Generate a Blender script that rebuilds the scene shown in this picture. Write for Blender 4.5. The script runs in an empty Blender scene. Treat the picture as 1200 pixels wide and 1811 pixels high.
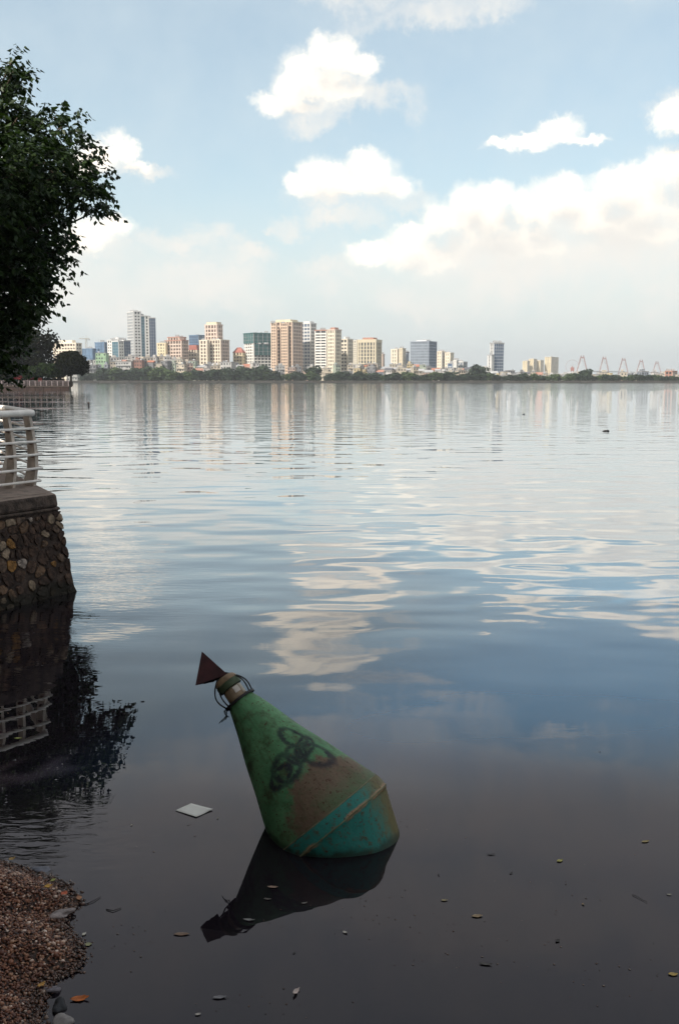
import bpy, bmesh, math, random
import numpy as np
from mathutils import Vector, Matrix, Euler

# ------------------------------------------------------------------ camera, world, sun, exposure
SC = bpy.context.scene
COL = SC.collection
F = 1811.0 * 35.0 / 36.0          # focal length in photo pixels
CX, CY = 600.0, 905.5
CAMH = 2.8
PITCH = math.radians(7.56)

cam_data = bpy.data.cameras.new('camera')
cam = bpy.data.objects.new('camera', cam_data)
COL.objects.link(cam)
cam_data.sensor_fit = 'VERTICAL'
cam_data.sensor_height = 36.0
cam_data.lens = 35.0
cam_data.clip_start = 0.05
cam_data.clip_end = 30000.0
cam.location = (0, 0, CAMH)
cam.rotation_euler = (math.radians(90) - PITCH, 0, 0)
SC.camera = cam

_f = Vector((0, math.cos(PITCH), -math.sin(PITCH)))
_u = Vector((0, math.sin(PITCH), math.cos(PITCH)))
_r = Vector((1, 0, 0))
CAM = Vector((0, 0, CAMH))


def ray(px, py):
    return _f + _r * ((px - CX) / F) + _u * ((CY - py) / F)


def at(px, py, Y):
    d = ray(px, py)
    return CAM + d * (Y / d.y)


def on_z(px, py, z=0.0):
    d = ray(px, py)
    return CAM + d * ((z - CAMH) / d.z)


def tx(px):                        # X/Y ratio of a pixel column near the horizon
    d = ray(px, 660)
    return d.x / d.y


SUN_DIR = Vector((-0.50, -0.52, 0.69)).normalized()
SUN_EL = math.asin(SUN_DIR.z)
SUN_AZ = math.atan2(SUN_DIR.x, SUN_DIR.y)

SC.render.engine = 'CYCLES'
SC.cycles.use_denoising = True
SC.cycles.use_adaptive_sampling = True
SC.cycles.adaptive_threshold = 0.02
SC.cycles.max_bounces = 6
SC.cycles.diffuse_bounces = 3
SC.cycles.glossy_bounces = 4
SC.cycles.transmission_bounces = 4
SC.cycles.volume_bounces = 0
SC.cycles.transparent_max_bounces = 6
SC.cycles.caustics_reflective = False
SC.cycles.caustics_refractive = False
SC.view_settings.view_transform = 'Standard'
SC.view_settings.look = 'None'
SC.view_settings.exposure = 0.70
SC.view_settings.gamma = 1.0
SC.view_settings.use_curve_mapping = False

sun_data = bpy.data.lights.new('sun', 'SUN')
sun_data.energy = 3.8
sun_data.angle = math.radians(0.53)
sun_data.color = (1.0, 0.93, 0.83)
sun = bpy.data.objects.new('sun', sun_data)
COL.objects.link(sun)
sun.rotation_euler = SUN_DIR.to_track_quat('Z', 'Y').to_euler()
sun.location = (-40, -40, 60)


class NT:
    """small helper around a node tree"""
    def __init__(self, tree):
        self.t = tree
        self.n = tree.nodes
        self.l = tree.links

    def node(self, kind, **kw):
        nd = self.n.new(kind)
        for k, v in kw.items():
            setattr(nd, k, v)
        return nd

    def put(self, sock, v):
        if v is None:
            return
        if hasattr(v, 'is_output') or isinstance(v, bpy.types.NodeSocket):
            self.l.new(v, sock)
        else:
            if isinstance(v, Vector):
                v = tuple(v)
            sock.default_value = v

    def math(self, op, a, b=None, c=None, clamp=False):
        nd = self.node('ShaderNodeMath', operation=op, use_clamp=clamp)
        self.put(nd.inputs[0], a)
        self.put(nd.inputs[1], b)
        self.put(nd.inputs[2], c)
        return nd.outputs[0]

    def vmath(self, op, a, b=None, c=None):
        nd = self.node('ShaderNodeVectorMath', operation=op)
        self.put(nd.inputs[0], a)
        self.put(nd.inputs[1], b)
        self.put(nd.inputs[2], c)
        return nd.outputs[1] if op in ('LENGTH', 'DOT_PRODUCT', 'DISTANCE') else nd.outputs[0]

    def noise(self, vec, scale, detail=3.0, rough=0.5, distort=0.0, color=False):
        nd = self.node('ShaderNodeTexNoise')
        self.put(nd.inputs['Vector'], vec)
        nd.inputs['Scale'].default_value = scale
        nd.inputs['Detail'].default_value = detail
        nd.inputs['Roughness'].default_value = rough
        nd.inputs['Distortion'].default_value = distort
        return nd.outputs['Color'] if color else nd.outputs[0]

    def smooth(self, v, lo, hi, a=0.0, b=1.0):
        nd = self.node('ShaderNodeMapRange', interpolation_type='SMOOTHSTEP')
        self.put(nd.inputs[0], v)
        for i, x in enumerate((lo, hi, a, b)):
            nd.inputs[i + 1].default_value = x
        return nd.outputs[0]

    def mix(self, fac, a, b, blend='MIX'):
        nd = self.node('ShaderNodeMix', data_type='RGBA', blend_type=blend)
        self.put(nd.inputs[0], fac)
        self.put(nd.inputs[6], a if not isinstance(a, tuple) else (a + (1,))[:4])
        self.put(nd.inputs[7], b if not isinstance(b, tuple) else (b + (1,))[:4])
        return nd.outputs[2]

    def comb(self, x, y, z):
        nd = self.node('ShaderNodeCombineXYZ')
        self.put(nd.inputs[0], x)
        self.put(nd.inputs[1], y)
        self.put(nd.inputs[2], z)
        return nd.outputs[0]

    def sep(self, v):
        nd = self.node('ShaderNodeSeparateXYZ')
        self.put(nd.inputs[0], v)
        return nd.outputs


# ---- the sky: clear air from the Sky Texture, cumulus clouds by direction (azimuth, elevation)
def azel(px, py):
    d = ray(px, py).normalized()
    return math.atan2(d.x, d.y), math.asin(d.z)


def blob(px, py, rx, ry):
    a, e = azel(px, py)
    a2, _ = azel(px + rx, py)
    _, e2 = azel(px, py - ry)
    return a, e, abs(a2 - a), abs(e2 - e)


CRISP = [  # bright cumulus
    (592, 92, 46, 44), (548, 118, 42, 40), (634, 108, 34, 30), (520, 150, 48, 40), (482, 178, 44, 24),
    (590, 150, 64, 42), (540, 178, 74, 24),
    (645, 300, 50, 34), (570, 308, 44, 30), (692, 322, 40, 28), (530, 325, 26, 22), (620, 332, 92, 22),
    (990, 228, 40, 26), (945, 246, 48, 17), (1026, 242, 50, 11), (900, 252, 40, 9),
    (1190, 200, 42, 34), (1250, 190, 60, 50),
    (1190, 300, 70, 46), (1100, 326, 70, 42), (1000, 345, 60, 42), (930, 362, 40, 34), (880, 350, 44, 34), (824, 360, 46, 40), (852, 378, 72, 36), (935, 385, 60, 34),
    (780, 385, 50, 34), (715, 420, 50, 30), (655, 450, 50, 24), (860, 400, 100, 46), (1040, 380, 120, 46), (740, 450, 90, 34), (960, 378, 60, 38), (1150, 352, 80, 50), (900, 440, 150, 50), (1110, 410, 170, 70),
    (1270, 320, 110, 70), (1400, 330, 120, 80),
    (212, 262, 30, 32), (240, 292, 28, 14), (170, 280, 50, 40), (205, 408, 46, 22), (150, 425, 60, 34),
    (-20, 330, 90, 60), (-160, 360, 110, 60),
]
SOFT = [   # thin veils and faded cloud masses
    (600, 186, 90, 30), (630, 345, 110, 30), (590, 388, 56, 26), (488, 396, 42, 24), (455, 405, 26, 12),
    (330, 452, 66, 26), (245, 470, 80, 26), (430, 470, 60, 26), (180, 520, 190, 70), (330, 520, 190, 50),
    (930, 480, 330, 90), (1120, 450, 220, 110), (760, 500, 220, 50), (600, 478, 70, 22), (1290, 470, 260, 130),
    (770, 2, 150, 34), (700, -60, 260, 50), (1040, -20, 120, 22), (1000, -120, 420, 74), (420, -130, 380, 60), (120, -90, 200, 34),
    (600, -120, 900, 100), (600, -210, 800, 120), (900, -420, 500, 90), (420, -340, 330, 80), (1500, -100, 300, 160), (-300, 100, 260, 120), (1200, 170, 60, 40),
    (255, 290, 50, 20), (60, 500, 200, 90),
]

world = bpy.data.worlds.new('World')
SC.world = world
world.cycles.sampling_method = 'NONE'     # an even sky with no sun disc: found well enough by bounced rays
world.use_nodes = True
W = NT(world.node_tree)
W.n.clear()


def blob_group(name, blobs, grow):
    g = bpy.data.node_groups.new(name, 'ShaderNodeTree')
    g.interface.new_socket('P', in_out='INPUT', socket_type='NodeSocketVector')
    g.interface.new_socket('Value', in_out='OUTPUT', socket_type='NodeSocketFloat')
    T = NT(g)
    p = T.node('NodeGroupInput').outputs[0]
    go = T.node('NodeGroupOutput')
    best = None
    for b in blobs:
        a, e, ra, re = blob(*b)
        ra, re = ra * grow, re * grow
        q = T.vmath('MULTIPLY_ADD', p, (1 / ra, 1 / re, 0), (-a / ra, -e / re, 0))
        q = T.vmath('LENGTH', q)
        best = q if best is None else T.math('SMOOTH_MIN', best, q, 0.18)
    T.l.new(T.math('SUBTRACT', 1.0, best), go.inputs[0])
    return g


g_crisp = blob_group('cumulus', CRISP, 1.25)
g_soft = blob_group('veil', SOFT, 1.1)
tc = W.node('ShaderNodeTexCoord')
D = W.vmath('NORMALIZE', tc.outputs['Generated'])
dx, dy, dz = W.sep(D)
AE = W.comb(W.math('ARCTAN2', dx, dy), W.math('ARCSINE', dz), 0.0)


def call(g, p):
    nd = W.node('ShaderNodeGroup')
    nd.node_tree = g
    W.l.new(p, nd.inputs[0])
    return nd.outputs[0]


def noise2(vec, scale, detail, rough, color=False):
    o = W.noise(vec, scale, detail, rough, 0.0, color)
    o.node.noise_dimensions = '2D'
    return o


n1 = W.vmath('SUBTRACT', noise2(AE, 9.0, 1.0, 0.5, True), (0.5, 0.5, 0.5))
n2 = W.vmath('SUBTRACT', noise2(AE, 46.0, 5.0, 0.70, True), (0.5, 0.5, 0.5))
vor = W.node('ShaderNodeTexVoronoi', feature='F1', voronoi_dimensions='2D')
W.put(vor.inputs['Vector'], W.vmath('MULTIPLY_ADD', n2, (0.03, 0.03, 0), AE))
vor.inputs['Scale'].default_value = 36.0
puffs = W.math('MULTIPLY', W.math('SUBTRACT', 0.45, vor.outputs['Distance']), 0.36)
warp_c = W.vmath('ADD', W.vmath('MULTIPLY', n1, (0.030, 0.024, 0)), W.vmath('MULTIPLY', n2, (0.025, 0.020, 0)))
warp_s = W.vmath('ADD', W.vmath('MULTIPLY', n1, (0.10, 0.08, 0)), W.vmath('MULTIPLY', n2, (0.05, 0.04, 0)))
pc = W.vmath('ADD', AE, warp_c)
v0 = W.math('ADD', call(g_crisp, pc), puffs)
v1 = W.math('ADD', call(g_crisp, W.vmath('ADD', pc, (-0.008, 0.026, 0))), W.math('MULTIPLY', puffs, 0.6))
s0 = W.math('ADD', call(g_soft, W.vmath('ADD', AE, warp_s)), W.math('MULTIPLY', puffs, 0.5))

sky = W.node('ShaderNodeTexSky', sky_type='NISHITA')
sky.sun_disc = False
sky.sun_elevation = SUN_EL
sky.sun_rotation = SUN_AZ % (2 * math.pi)
sky.altitude = 10
sky.air_density = 1.0
sky.dust_density = 1.4
sky.ozone_density = 1.6
SKY_S = 0.15
# away from the view the same kind of broken cumulus goes on
gen = W.noise(D, 3.2, 4.0, 0.55)
gen_a = W.math('MULTIPLY', W.smooth(gen, 0.50, 0.64), W.smooth(dz, 0.45, 0.62))
back_a = W.math('MULTIPLY', W.smooth(gen, 0.49, 0.62), W.smooth(dy, 0.55, 0.25))
gen_a = W.math('MAXIMUM', gen_a, back_a)
soft_noise = noise2(AE, 14.0, 4.0, 0.6)
soft_a = W.math('MULTIPLY', W.smooth(s0, -0.35, 0.75), W.smooth(soft_noise, 0.25, 0.75, 0.45, 1.0))
soft_a = W.math('MULTIPLY', soft_a, 0.92)
width = W.math('MULTIPLY_ADD', W.math('MAXIMUM', W.math('SUBTRACT', v1, v0), 0.0), 1.3, 0.74)
crisp_a = W.smooth(W.math('DIVIDE', v0, width), 0.0, 1.0)
bottom = W.smooth(W.math('ADD', W.math('MULTIPLY_ADD', puffs, -1.0, v1), W.math('MULTIPLY', W.math('SUBTRACT', soft_noise, 0.5), 0.9)), -0.10, 1.0)
thin = W.smooth(v0, 0.0, 0.6)
def rad(r, g, b):
    return (r / SKY_S, g / SKY_S, b / SKY_S)


cl_white = rad(0.90, 0.825, 0.71)
cl_grey = rad(0.525, 0.515, 0.495)
low = W.smooth(dz, 0.20, 0.01, 0.0, 0.86)        # humid white air low over the horizon
clear = W.mix(1.0, sky.outputs[0], (0.85, 0.83, 0.70), 'MULTIPLY')
base = W.mix(low, clear, rad(0.50, 0.515, 0.505))
thin_a = W.math('MULTIPLY_ADD', soft_noise, 0.40, 0.22)   # thin high veil over the whole sky
base = W.mix(thin_a, base, rad(0.46, 0.525, 0.55))
base = W.mix(soft_a, base, rad(0.62, 0.60, 0.56))
base = W.mix(W.math('MULTIPLY', gen_a, 0.85), base, cl_grey)
high_a = W.math('MULTIPLY', W.smooth(dz, 0.33, 0.42), W.math('MULTIPLY', W.smooth(dz, 0.68, 0.50, 0.35, 1.0), W.math('MULTIPLY_ADD', soft_noise, 0.5, 0.45)))
base = W.mix(high_a, base, rad(0.43, 0.405, 0.43))          # thin altocumulus deck overhead
cl = W.mix(W.math('MULTIPLY', bottom, 0.85), cl_white, cl_grey)
fade = W.math('MULTIPLY', crisp_a, W.smooth(dz, 0.05, 0.15, 0.40, 1.0))
base = W.mix(fade, base, cl)
bg = W.node('ShaderNodeBackground')
W.l.new(base, bg.inputs[0])
bg.inputs[1].default_value = SKY_S
wo = W.node('ShaderNodeOutputWorld')
W.l.new(bg.outputs[0], wo.inputs[0])

# ------------------------------------------------------------------ helpers
RND = random.Random(11)
NPR = np.random.default_rng(7)
MATS = {}


def mat(name, color, rough=0.7, var=0.2, scale=3.0, bump=0.0, bscale=None, metallic=0.0, coords='Object', spec=0.4, island=0.0, tide=0.0):
    if name in MATS:
        return MATS[name]
    m = bpy.data.materials.new(name)
    m.use_nodes = True
    T = NT(m.node_tree)
    bs = T.n['Principled BSDF']
    t = T.node('ShaderNodeTexCoord')
    n = T.noise(t.outputs[coords], scale, 5.0, 0.6)
    c = T.mix(T.smooth(n, 0.25, 0.75), tuple(x * (1 - var) for x in color), tuple(min(1, x * (1 + var)) for x in color))
    if island:
        ge = T.node('ShaderNodeNewGeometry')
        ra = ge.outputs['Random Per Island']
        c = T.mix(1.0, c, T.comb(T.math('MULTIPLY_ADD', ra, 2 * island, 1 - island), T.math('MULTIPLY_ADD', ra, 2 * island, 1 - island), T.math('MULTIPLY_ADD', ra, 1.8 * island, 1 - island)), 'MULTIPLY')
    if tide:        # dark algae stain left by the water, ragged upper edge
        pz = T.sep(T.node('ShaderNodeNewGeometry').outputs['Position'])[2]
        n_t = T.noise(t.outputs[coords], 4.0, 4.0, 0.6)
        st_ = T.smooth(T.math('ADD', pz, T.math('MULTIPLY', T.math('SUBTRACT', n_t, 0.5), 0.30)), tide, tide * 0.4)
        c = T.mix(T.math('MULTIPLY', st_, 0.85), c, (0.016, 0.015, 0.009))
    T.l.new(c, bs.inputs['Base Color'])
    bs.inputs['Roughness'].default_value = rough
    bs.inputs['Metallic'].default_value = metallic
    bs.inputs['Specular IOR Level'].default_value = spec
    if bump:
        b = T.node('ShaderNodeBump')
        b.inputs['Strength'].default_value = 1.0
        b.inputs['Distance'].default_value = bump
        T.l.new(T.noise(t.outputs[coords], bscale or scale * 4, 5.0, 0.6), b.inputs['Height'])
        T.l.new(b.outputs[0], bs.inputs['Normal'])
    MATS[name] = m
    return m


def leaf_mat(name, c1, c2, trans=0.25, rough=0.5, spec=0.3):
    if name in MATS:
        return MATS[name]
    m = bpy.data.materials.new(name)
    m.use_nodes = True
    T = NT(m.node_tree)
    bs = T.n['Principled BSDF']
    ge = T.node('ShaderNodeNewGeometry')
    c = T.mix(ge.outputs['Random Per Island'], c1, c2)
    T.l.new(c, bs.inputs['Base Color'])
    bs.inputs['Roughness'].default_value = rough
    bs.inputs['Specular IOR Level'].default_value = spec
    tr = T.node('ShaderNodeBsdfTranslucent')
    T.l.new(T.mix(1.0, c, (1.0, 1.15, 0.4), 'MULTIPLY'), tr.inputs[0])
    ms = T.node('ShaderNodeMixShader')
    ms.inputs[0].default_value = trans
    T.l.new(bs.outputs[0], ms.inputs[1])
    T.l.new(tr.outputs[0], ms.inputs[2])
    T.l.new(ms.outputs[0], T.n['Material Output'].inputs[0])
    MATS[name] = m
    return m


class MB:
    """collects geometry for one mesh"""
    def __init__(self):
        self.v = []
        self.f = []

    def add(self, verts, faces):
        o = len(self.v)
        self.v.extend(tuple(x) for x in verts)
        self.f.extend(tuple(i + o for i in fc) for fc in faces)
        return self

    def box(self, c, s, ax=None):
        c = Vector(c)
        X, Y, Z = ax if ax else (Vector((1, 0, 0)), Vector((0, 1, 0)), Vector((0, 0, 1)))
        h = [x * 0.5 for x in s]
        vs = [c + X * (sx * h[0]) + Y * (sy * h[1]) + Z * (sz * h[2]) for sz in (-1, 1) for sx, sy in ((-1, -1), (1, -1), (1, 1), (-1, 1))]
        return self.add(vs, [(3, 2, 1, 0), (4, 5, 6, 7), (0, 1, 5, 4), (1, 2, 6, 5), (2, 3, 7, 6), (3, 0, 4, 7)])

    def prism(self, pts, z0, z1):
        n = len(pts)
        vs = [(p[0], p[1], z0) for p in pts] + [(p[0], p[1], z1) for p in pts]
        return self.add(vs, [tuple(range(n - 1, -1, -1)), tuple(range(n, 2 * n))] + [(i, (i + 1) % n, n + (i + 1) % n, n + i) for i in range(n)])

    def tube(self, pts, rad, n=6, cap=True):
        pts = [Vector(p) for p in pts]
        k = len(pts)
        if not isinstance(rad, (list, tuple)):
            rad = [rad] * k
        vs, fs = [], []
        ref = Vector((0.31, 0.2, 0.93)).normalized()
        for i, p in enumerate(pts):
            t = (pts[min(i + 1, k - 1)] - pts[max(i - 1, 0)]).normalized()
            a = t.cross(ref)
            if a.length < 1e-3:
                a = t.cross(Vector((1, 0, 0)))
            a.normalize()
            b = t.cross(a)
            ref = a.cross(t) if False else ref
            for j in range(n):
                an = 2 * math.pi * j / n
                vs.append(p + (a * math.cos(an) + b * math.sin(an)) * rad[i])
        for i in range(k - 1):
            for j in range(n):
                fs.append((i * n + j, i * n + (j + 1) % n, (i + 1) * n + (j + 1) % n, (i + 1) * n + j))
        if cap:
            fs.append(tuple(range(n - 1, -1, -1)))
            fs.append(tuple((k - 1) * n + j for j in range(n)))
        return self.add(vs, fs)

    def lathe(self, prof, n=32, cap=True):
        k = len(prof)
        vs, fs = [], []
        for r, z in prof:
            for j in range(n):
                an = 2 * math.pi * j / n
                vs.append((r * math.cos(an), r * math.sin(an), z))
        for i in range(k - 1):
            for j in range(n):
                fs.append((i * n + j, i * n + (j + 1) % n, (i + 1) * n + (j + 1) % n, (i + 1) * n + j))
        if cap:
            fs.append(tuple(range(n - 1, -1, -1)))
            fs.append(tuple((k - 1) * n + j for j in range(n)))
        return self.add(vs, fs)

    def build(self, name, m, parent=None, smooth=False, origin=None):
        me = bpy.data.meshes.new(name)
        v = self.v
        if origin is not None:
            o = Vector(origin)
            v = [(a[0] - o.x, a[1] - o.y, a[2] - o.z) for a in v]
        me.from_pydata(v, [], self.f)
        return link(name, me, m, parent, smooth, origin)


def link(name, me, m, parent=None, smooth=False, origin=None):
    if m is not None and len(me.materials) == 0:
        me.materials.append(m)
    if smooth:
        me.polygons.foreach_set('use_smooth', [True] * len(me.polygons))
    me.update()
    o = bpy.data.objects.new(name, me)
    COL.objects.link(o)
    if parent is not None:
        o.parent = parent
    if origin is not None:
        o.location = origin
    return o


def np_mesh(name, verts, faces_per, idx):
    """mesh from numpy arrays: verts (n,3), idx flat loop array with a constant face size"""
    me = bpy.data.meshes.new(name)
    nf = len(idx) // faces_per
    me.vertices.add(len(verts))
    me.vertices.foreach_set('co', verts.astype(np.float32).ravel())
    me.loops.add(len(idx))
    me.loops.foreach_set('vertex_index', idx.astype(np.int32))
    me.polygons.add(nf)
    me.polygons.foreach_set('loop_start', np.arange(0, nf * faces_per, faces_per, dtype=np.int32))
    me.polygons.foreach_set('loop_total', np.full(nf, faces_per, dtype=np.int32))
    me.update()
    me.validate()
    return me


def empty(name, loc=(0, 0, 0), label=None, cat=None, group=None, rot=None):
    o = bpy.data.objects.new(name, None)
    o.empty_display_size = 0.3
    COL.objects.link(o)
    o.location = loc
    if rot is not None:
        o.rotation_euler = rot
    tag(o, label, cat, group)
    return o


def tag(o, label=None, cat=None, group=None, kind=None):
    if label:
        o['label'] = label
    if cat:
        o['category'] = cat
    if group:
        o['group'] = group
    if kind:
        o['kind'] = kind
    return o


def copy_tree(o, parent=None):
    c = o.copy()
    COL.objects.link(c)
    c.parent = parent
    for ch in o.children:
        copy_tree(ch, c)
    return c


def smoothstep(x, a, b):
    t = np.clip((x - a) / (b - a), 0, 1)
    return t * t * (3 - 2 * t)


# ------------------------------------------------------------------ water
def water_material():
    m = bpy.data.materials.new('lake_water')
    m.use_nodes = True
    T = NT(m.node_tree)
    bs = T.n['Principled BSDF']
    ge = T.node('ShaderNodeNewGeometry')
    P = ge.outputs['Position']
    x, y, z = T.sep(P)
    murk = T.noise(P, 0.5, 3.0, 0.5)
    near = T.mix(murk, (0.008, 0.0062, 0.0085), (0.014, 0.0105, 0.0130))
    wall_d = T.vmath('DOT_PRODUCT', T.vmath('SUBTRACT', P, (-3.5, 13.0, 0.0)), (0.866, -0.5, 0.0))   # metres off the quay wall
    side_d = T.vmath('DOT_PRODUCT', T.vmath('SUBTRACT', P, (-3.5, 13.0, 0.0)), (0.888, 0.46, 0.0))
    off = T.math('MAXIMUM', wall_d, side_d)
    sky_blue_mask = T.math('MULTIPLY', T.smooth(y, 6.1, 8.4), T.smooth(off, 3.8, 6.4))
    lake = T.mix(T.smooth(y, 9.0, 16.0), (0.002, 0.090, 0.190), (0.020, 0.060, 0.092))  # blue put into the base colour, standing in for the reflected sky
    T.l.new(T.mix(sky_blue_mask, near, lake), bs.inputs['Base Color'])
    bs.inputs['IOR'].default_value = 1.333
    T.l.new(T.smooth(y, 5.5, 14.0, 0.18, 0.80), bs.inputs['Coat Weight'])        # extra mirror coat, added to brighten the reflected sky further out
    bs.inputs['Coat IOR'].default_value = 1.42
    bs.inputs['Specular IOR Level'].default_value = 0.5
    rough = T.smooth(y, 40.0, 700.0, 0.003, 0.055)
    T.l.new(rough, bs.inputs['Roughness'])
    T.l.new(rough, bs.inputs['Coat Roughness'])

    def sc(sx, sy, ox=0.0):
        return T.vmath('MULTIPLY_ADD', P, (sx, sy, 0.0), (ox, 0.0, 0.0))
    # long lazy swell, calm near the shore
    n1 = T.noise(sc(0.55, 0.80), 1.0, 0.4, 0.4, 0.2)
    h = T.math('MULTIPLY', n1, T.smooth(y, 4.5, 13.0, 0.0030, 0.042))
    n1b = T.noise(sc(1.0, 1.7, 7.0), 1.0, 0.4, 0.4)
    h = T.math('ADD', h, T.math('MULTIPLY', n1b, T.smooth(y, 6.0, 13.0, 0.0, 0.0150)))
    # wind ripples further out, in patches
    patch = T.smooth(T.noise(sc(0.02, 0.035, 3.0), 1.0, 3.0, 0.5), 0.40, 0.62)
    n2 = T.noise(sc(1.5, 5.0, 1.0), 1.0, 2.0, 0.5)
    a2 = T.math('MULTIPLY', T.smooth(y, 22.0, 70.0, 0.0, 0.0065), T.math('MULTIPLY_ADD', patch, 0.9, 0.25))
    h = T.math('ADD', h, T.math('MULTIPLY', n2, a2))
    n3 = T.noise(sc(0.30, 1.2, 5.0), 1.0, 2.0, 0.5)
    h = T.math('ADD', h, T.math('MULTIPLY', n3, T.smooth(y, 60.0, 200.0, 0.0, 0.013)))
    # small wash close to the pebble spit
    dist = T.vmath('LENGTH', T.vmath('MULTIPLY', T.vmath('SUBTRACT', P, (-2.1, 5.75, 0.0)), (1.0, 1.5, 0)))
    n4 = T.noise(T.vmath('MULTIPLY_ADD', P, (5.0, 15.0, 0.0), (0, 0, 0)), 1.0, 2.0, 0.5, 0.6)
    h = T.math('ADD', h, T.math('MULTIPLY', n4, T.smooth(dist, 1.3, 0.3, 0.0, 0.0026)))
    # faint wrinkles along the quay and a breath of fine ripple near the shore
    lee = T.smooth(off, 3.2, 0.4)
    n5 = T.noise(sc(3.0, 9.0, 2.0), 1.0, 2.0, 0.5, 0.5)
    h = T.math('ADD', h, T.math('MULTIPLY', n5, T.math('MULTIPLY_ADD', lee, 0.0042, 0.00018)))
    b = T.node('ShaderNodeBump')
    b.inputs['Strength'].default_value = 1.0
    b.inputs['Distance'].default_value = 1.0
    T.l.new(h, b.inputs['Height'])
    T.l.new(b.outputs[0], bs.inputs['Normal'])
    T.l.new(b.outputs[0], bs.inputs['Coat Normal'])
    return m


wm = MB()
xs = [-3300, -800, -200, -50, -12, 12, 50, 200, 800, 3300]
ys = [-50, 0, 15, 60, 200, 500, 1006]
vs = [(x, y, 0) for y in ys for x in xs]
fs = [(j * len(xs) + i, j * len(xs) + i + 1, (j + 1) * len(xs) + i + 1, (j + 1) * len(xs) + i) for j in range(len(ys) - 1) for i in range(len(xs) - 1)]
wm.add(vs, fs)
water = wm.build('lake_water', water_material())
tag(water, 'calm grey blue lake water reflecting clouds', None, None, 'structure')

# ------------------------------------------------------------------ far land
m_land = mat('far_land', (0.10, 0.10, 0.07), 0.9, 0.3, 0.02)
m_embank = mat('embankment', (0.055, 0.050, 0.042), 0.9, 0.35, 0.15)
land = MB().prism([(-3300, 1003), (3300, 1003), (3300, 5900), (-3300, 5900)], -1.5, 1.6).build('far_shore_ground', m_land)
tag(land, None, None, None, 'structure')
emb = MB()
for i in range(-60, 60):
    x0 = i * 30
    emb.box((x0 + 15, 1001.6, 0.4), (29.6, 2.4 + 0.3 * RND.random(), 3.0 + 0.3 * RND.random()))
emb = emb.build('embankment_wall', m_embank)
tag(emb, 'low grey stone embankment along the far shore', 'embankment')
print('setup done')
# ------------------------------------------------------------------ towers of the far skyline
def glass_mat(name, color, rough=0.25):
    return mat(name, color, rough, 0.25, 0.15, spec=0.6)


MW = {
    'white': mat('wall_white', (0.74, 0.71, 0.66), 0.8, 0.10, 0.1),
    'cream': mat('wall_cream', (0.74, 0.65, 0.52), 0.8, 0.10, 0.1),
    'pink': mat('wall_pink', (0.62, 0.49, 0.41), 0.8, 0.10, 0.1),
    'orange': mat('wall_orange', (0.64, 0.48, 0.36), 0.8, 0.10, 0.1),
    'tan': mat('wall_tan', (0.60, 0.52, 0.38), 0.8, 0.10, 0.1),
    'sand': mat('wall_sand', (0.68, 0.61, 0.49), 0.8, 0.10, 0.1),
    'grey': mat('wall_grey', (0.36, 0.36, 0.36), 0.8, 0.10, 0.1),
    'pale': mat('wall_pale', (0.60, 0.59, 0.57), 0.8, 0.10, 0.1),
    'yellow': mat('wall_yellow', (0.66, 0.56, 0.38), 0.8, 0.10, 0.1),
    'red': mat('roof_red', (0.36, 0.13, 0.10), 0.8, 0.20, 0.2),
    'terracotta': mat('roof_terracotta', (0.34, 0.14, 0.09), 0.8, 0.25, 0.3),
    'dark': mat('wall_dark', (0.10, 0.10, 0.11), 0.7, 0.2, 0.2),
    'bluenet': mat('blue_netting', (0.13, 0.21, 0.32), 0.85, 0.25, 0.12),
    'tealnet': mat('teal_netting', (0.035, 0.125, 0.125), 0.85, 0.30, 0.10),
    'greenpaint': mat('wall_green', (0.36, 0.52, 0.33), 0.8, 0.1, 0.2),
    'palegreen': mat('wall_palegreen', (0.52, 0.58, 0.46), 0.8, 0.1, 0.2),
    'bluegrey': mat('wall_bluegrey', (0.34, 0.38, 0.44), 0.8, 0.1, 0.2),
    'brick': mat('wall_brick', (0.38, 0.20, 0.15), 0.85, 0.15, 0.4),
}
MG = {
    'dark': glass_mat('glass_dark', (0.030, 0.034, 0.042)),
    'blue': glass_mat('glass_blue', (0.06, 0.10, 0.17)),
    'teal': glass_mat('glass_teal', (0.05, 0.14, 0.18)),
    'brown': glass_mat('glass_brown', (0.070, 0.040, 0.028), 0.5),
    'grey': glass_mat('glass_grey', (0.20, 0.23, 0.27)),
    'tan': glass_mat('glass_tan', (0.075, 0.058, 0.042), 0.5),
}
GZ = 1.6     # far ground level


def height_at(ytop, Y):
    return at(600, ytop, Y).z


def facade(mb_band, mb_pier, P, Q, z0, z1, fl, bay, band, pier, out=0.35):
    """floor bands and piers standing proud of the face P->Q (outward normal to the right of P->Q)"""
    P, Q = Vector((P[0], P[1], 0)), Vector((Q[0], Q[1], 0))
    t = Q - P
    L = t.length
    t.normalize()
    n = Vector((t.y, -t.x, 0))
    Z = Vector((0, 0, 1))
    if band > 0:
        nf = max(1, int(round((z1 - z0) / fl)))
        fh = (z1 - z0) / nf
        for i in range(nf + 1):
            zc = z0 + i * fh
            if i == 0 or i == nf:
                continue
            c = (P + Q) * 0.5 + n * (out * 0.5) + Z * zc
            mb_band.box(c, (L - 0.04, out, fh * band), (t, n, Z))
    if pier > 0:
        nb = max(1, int(round(L / bay)))
        bw = L / nb
        for i in range(nb + 1):
            s = i * bw
            s = min(max(s, bw * pier * 0.5), L - bw * pier * 0.5)
            c = P + t * s + n * (out * 0.5 + 0.03) + Z * ((z0 + z1) * 0.5)
            mb_pier.box(c, (bw * pier, out + 0.06, z1 - z0 - 0.02), (t, n, Z))


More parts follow.
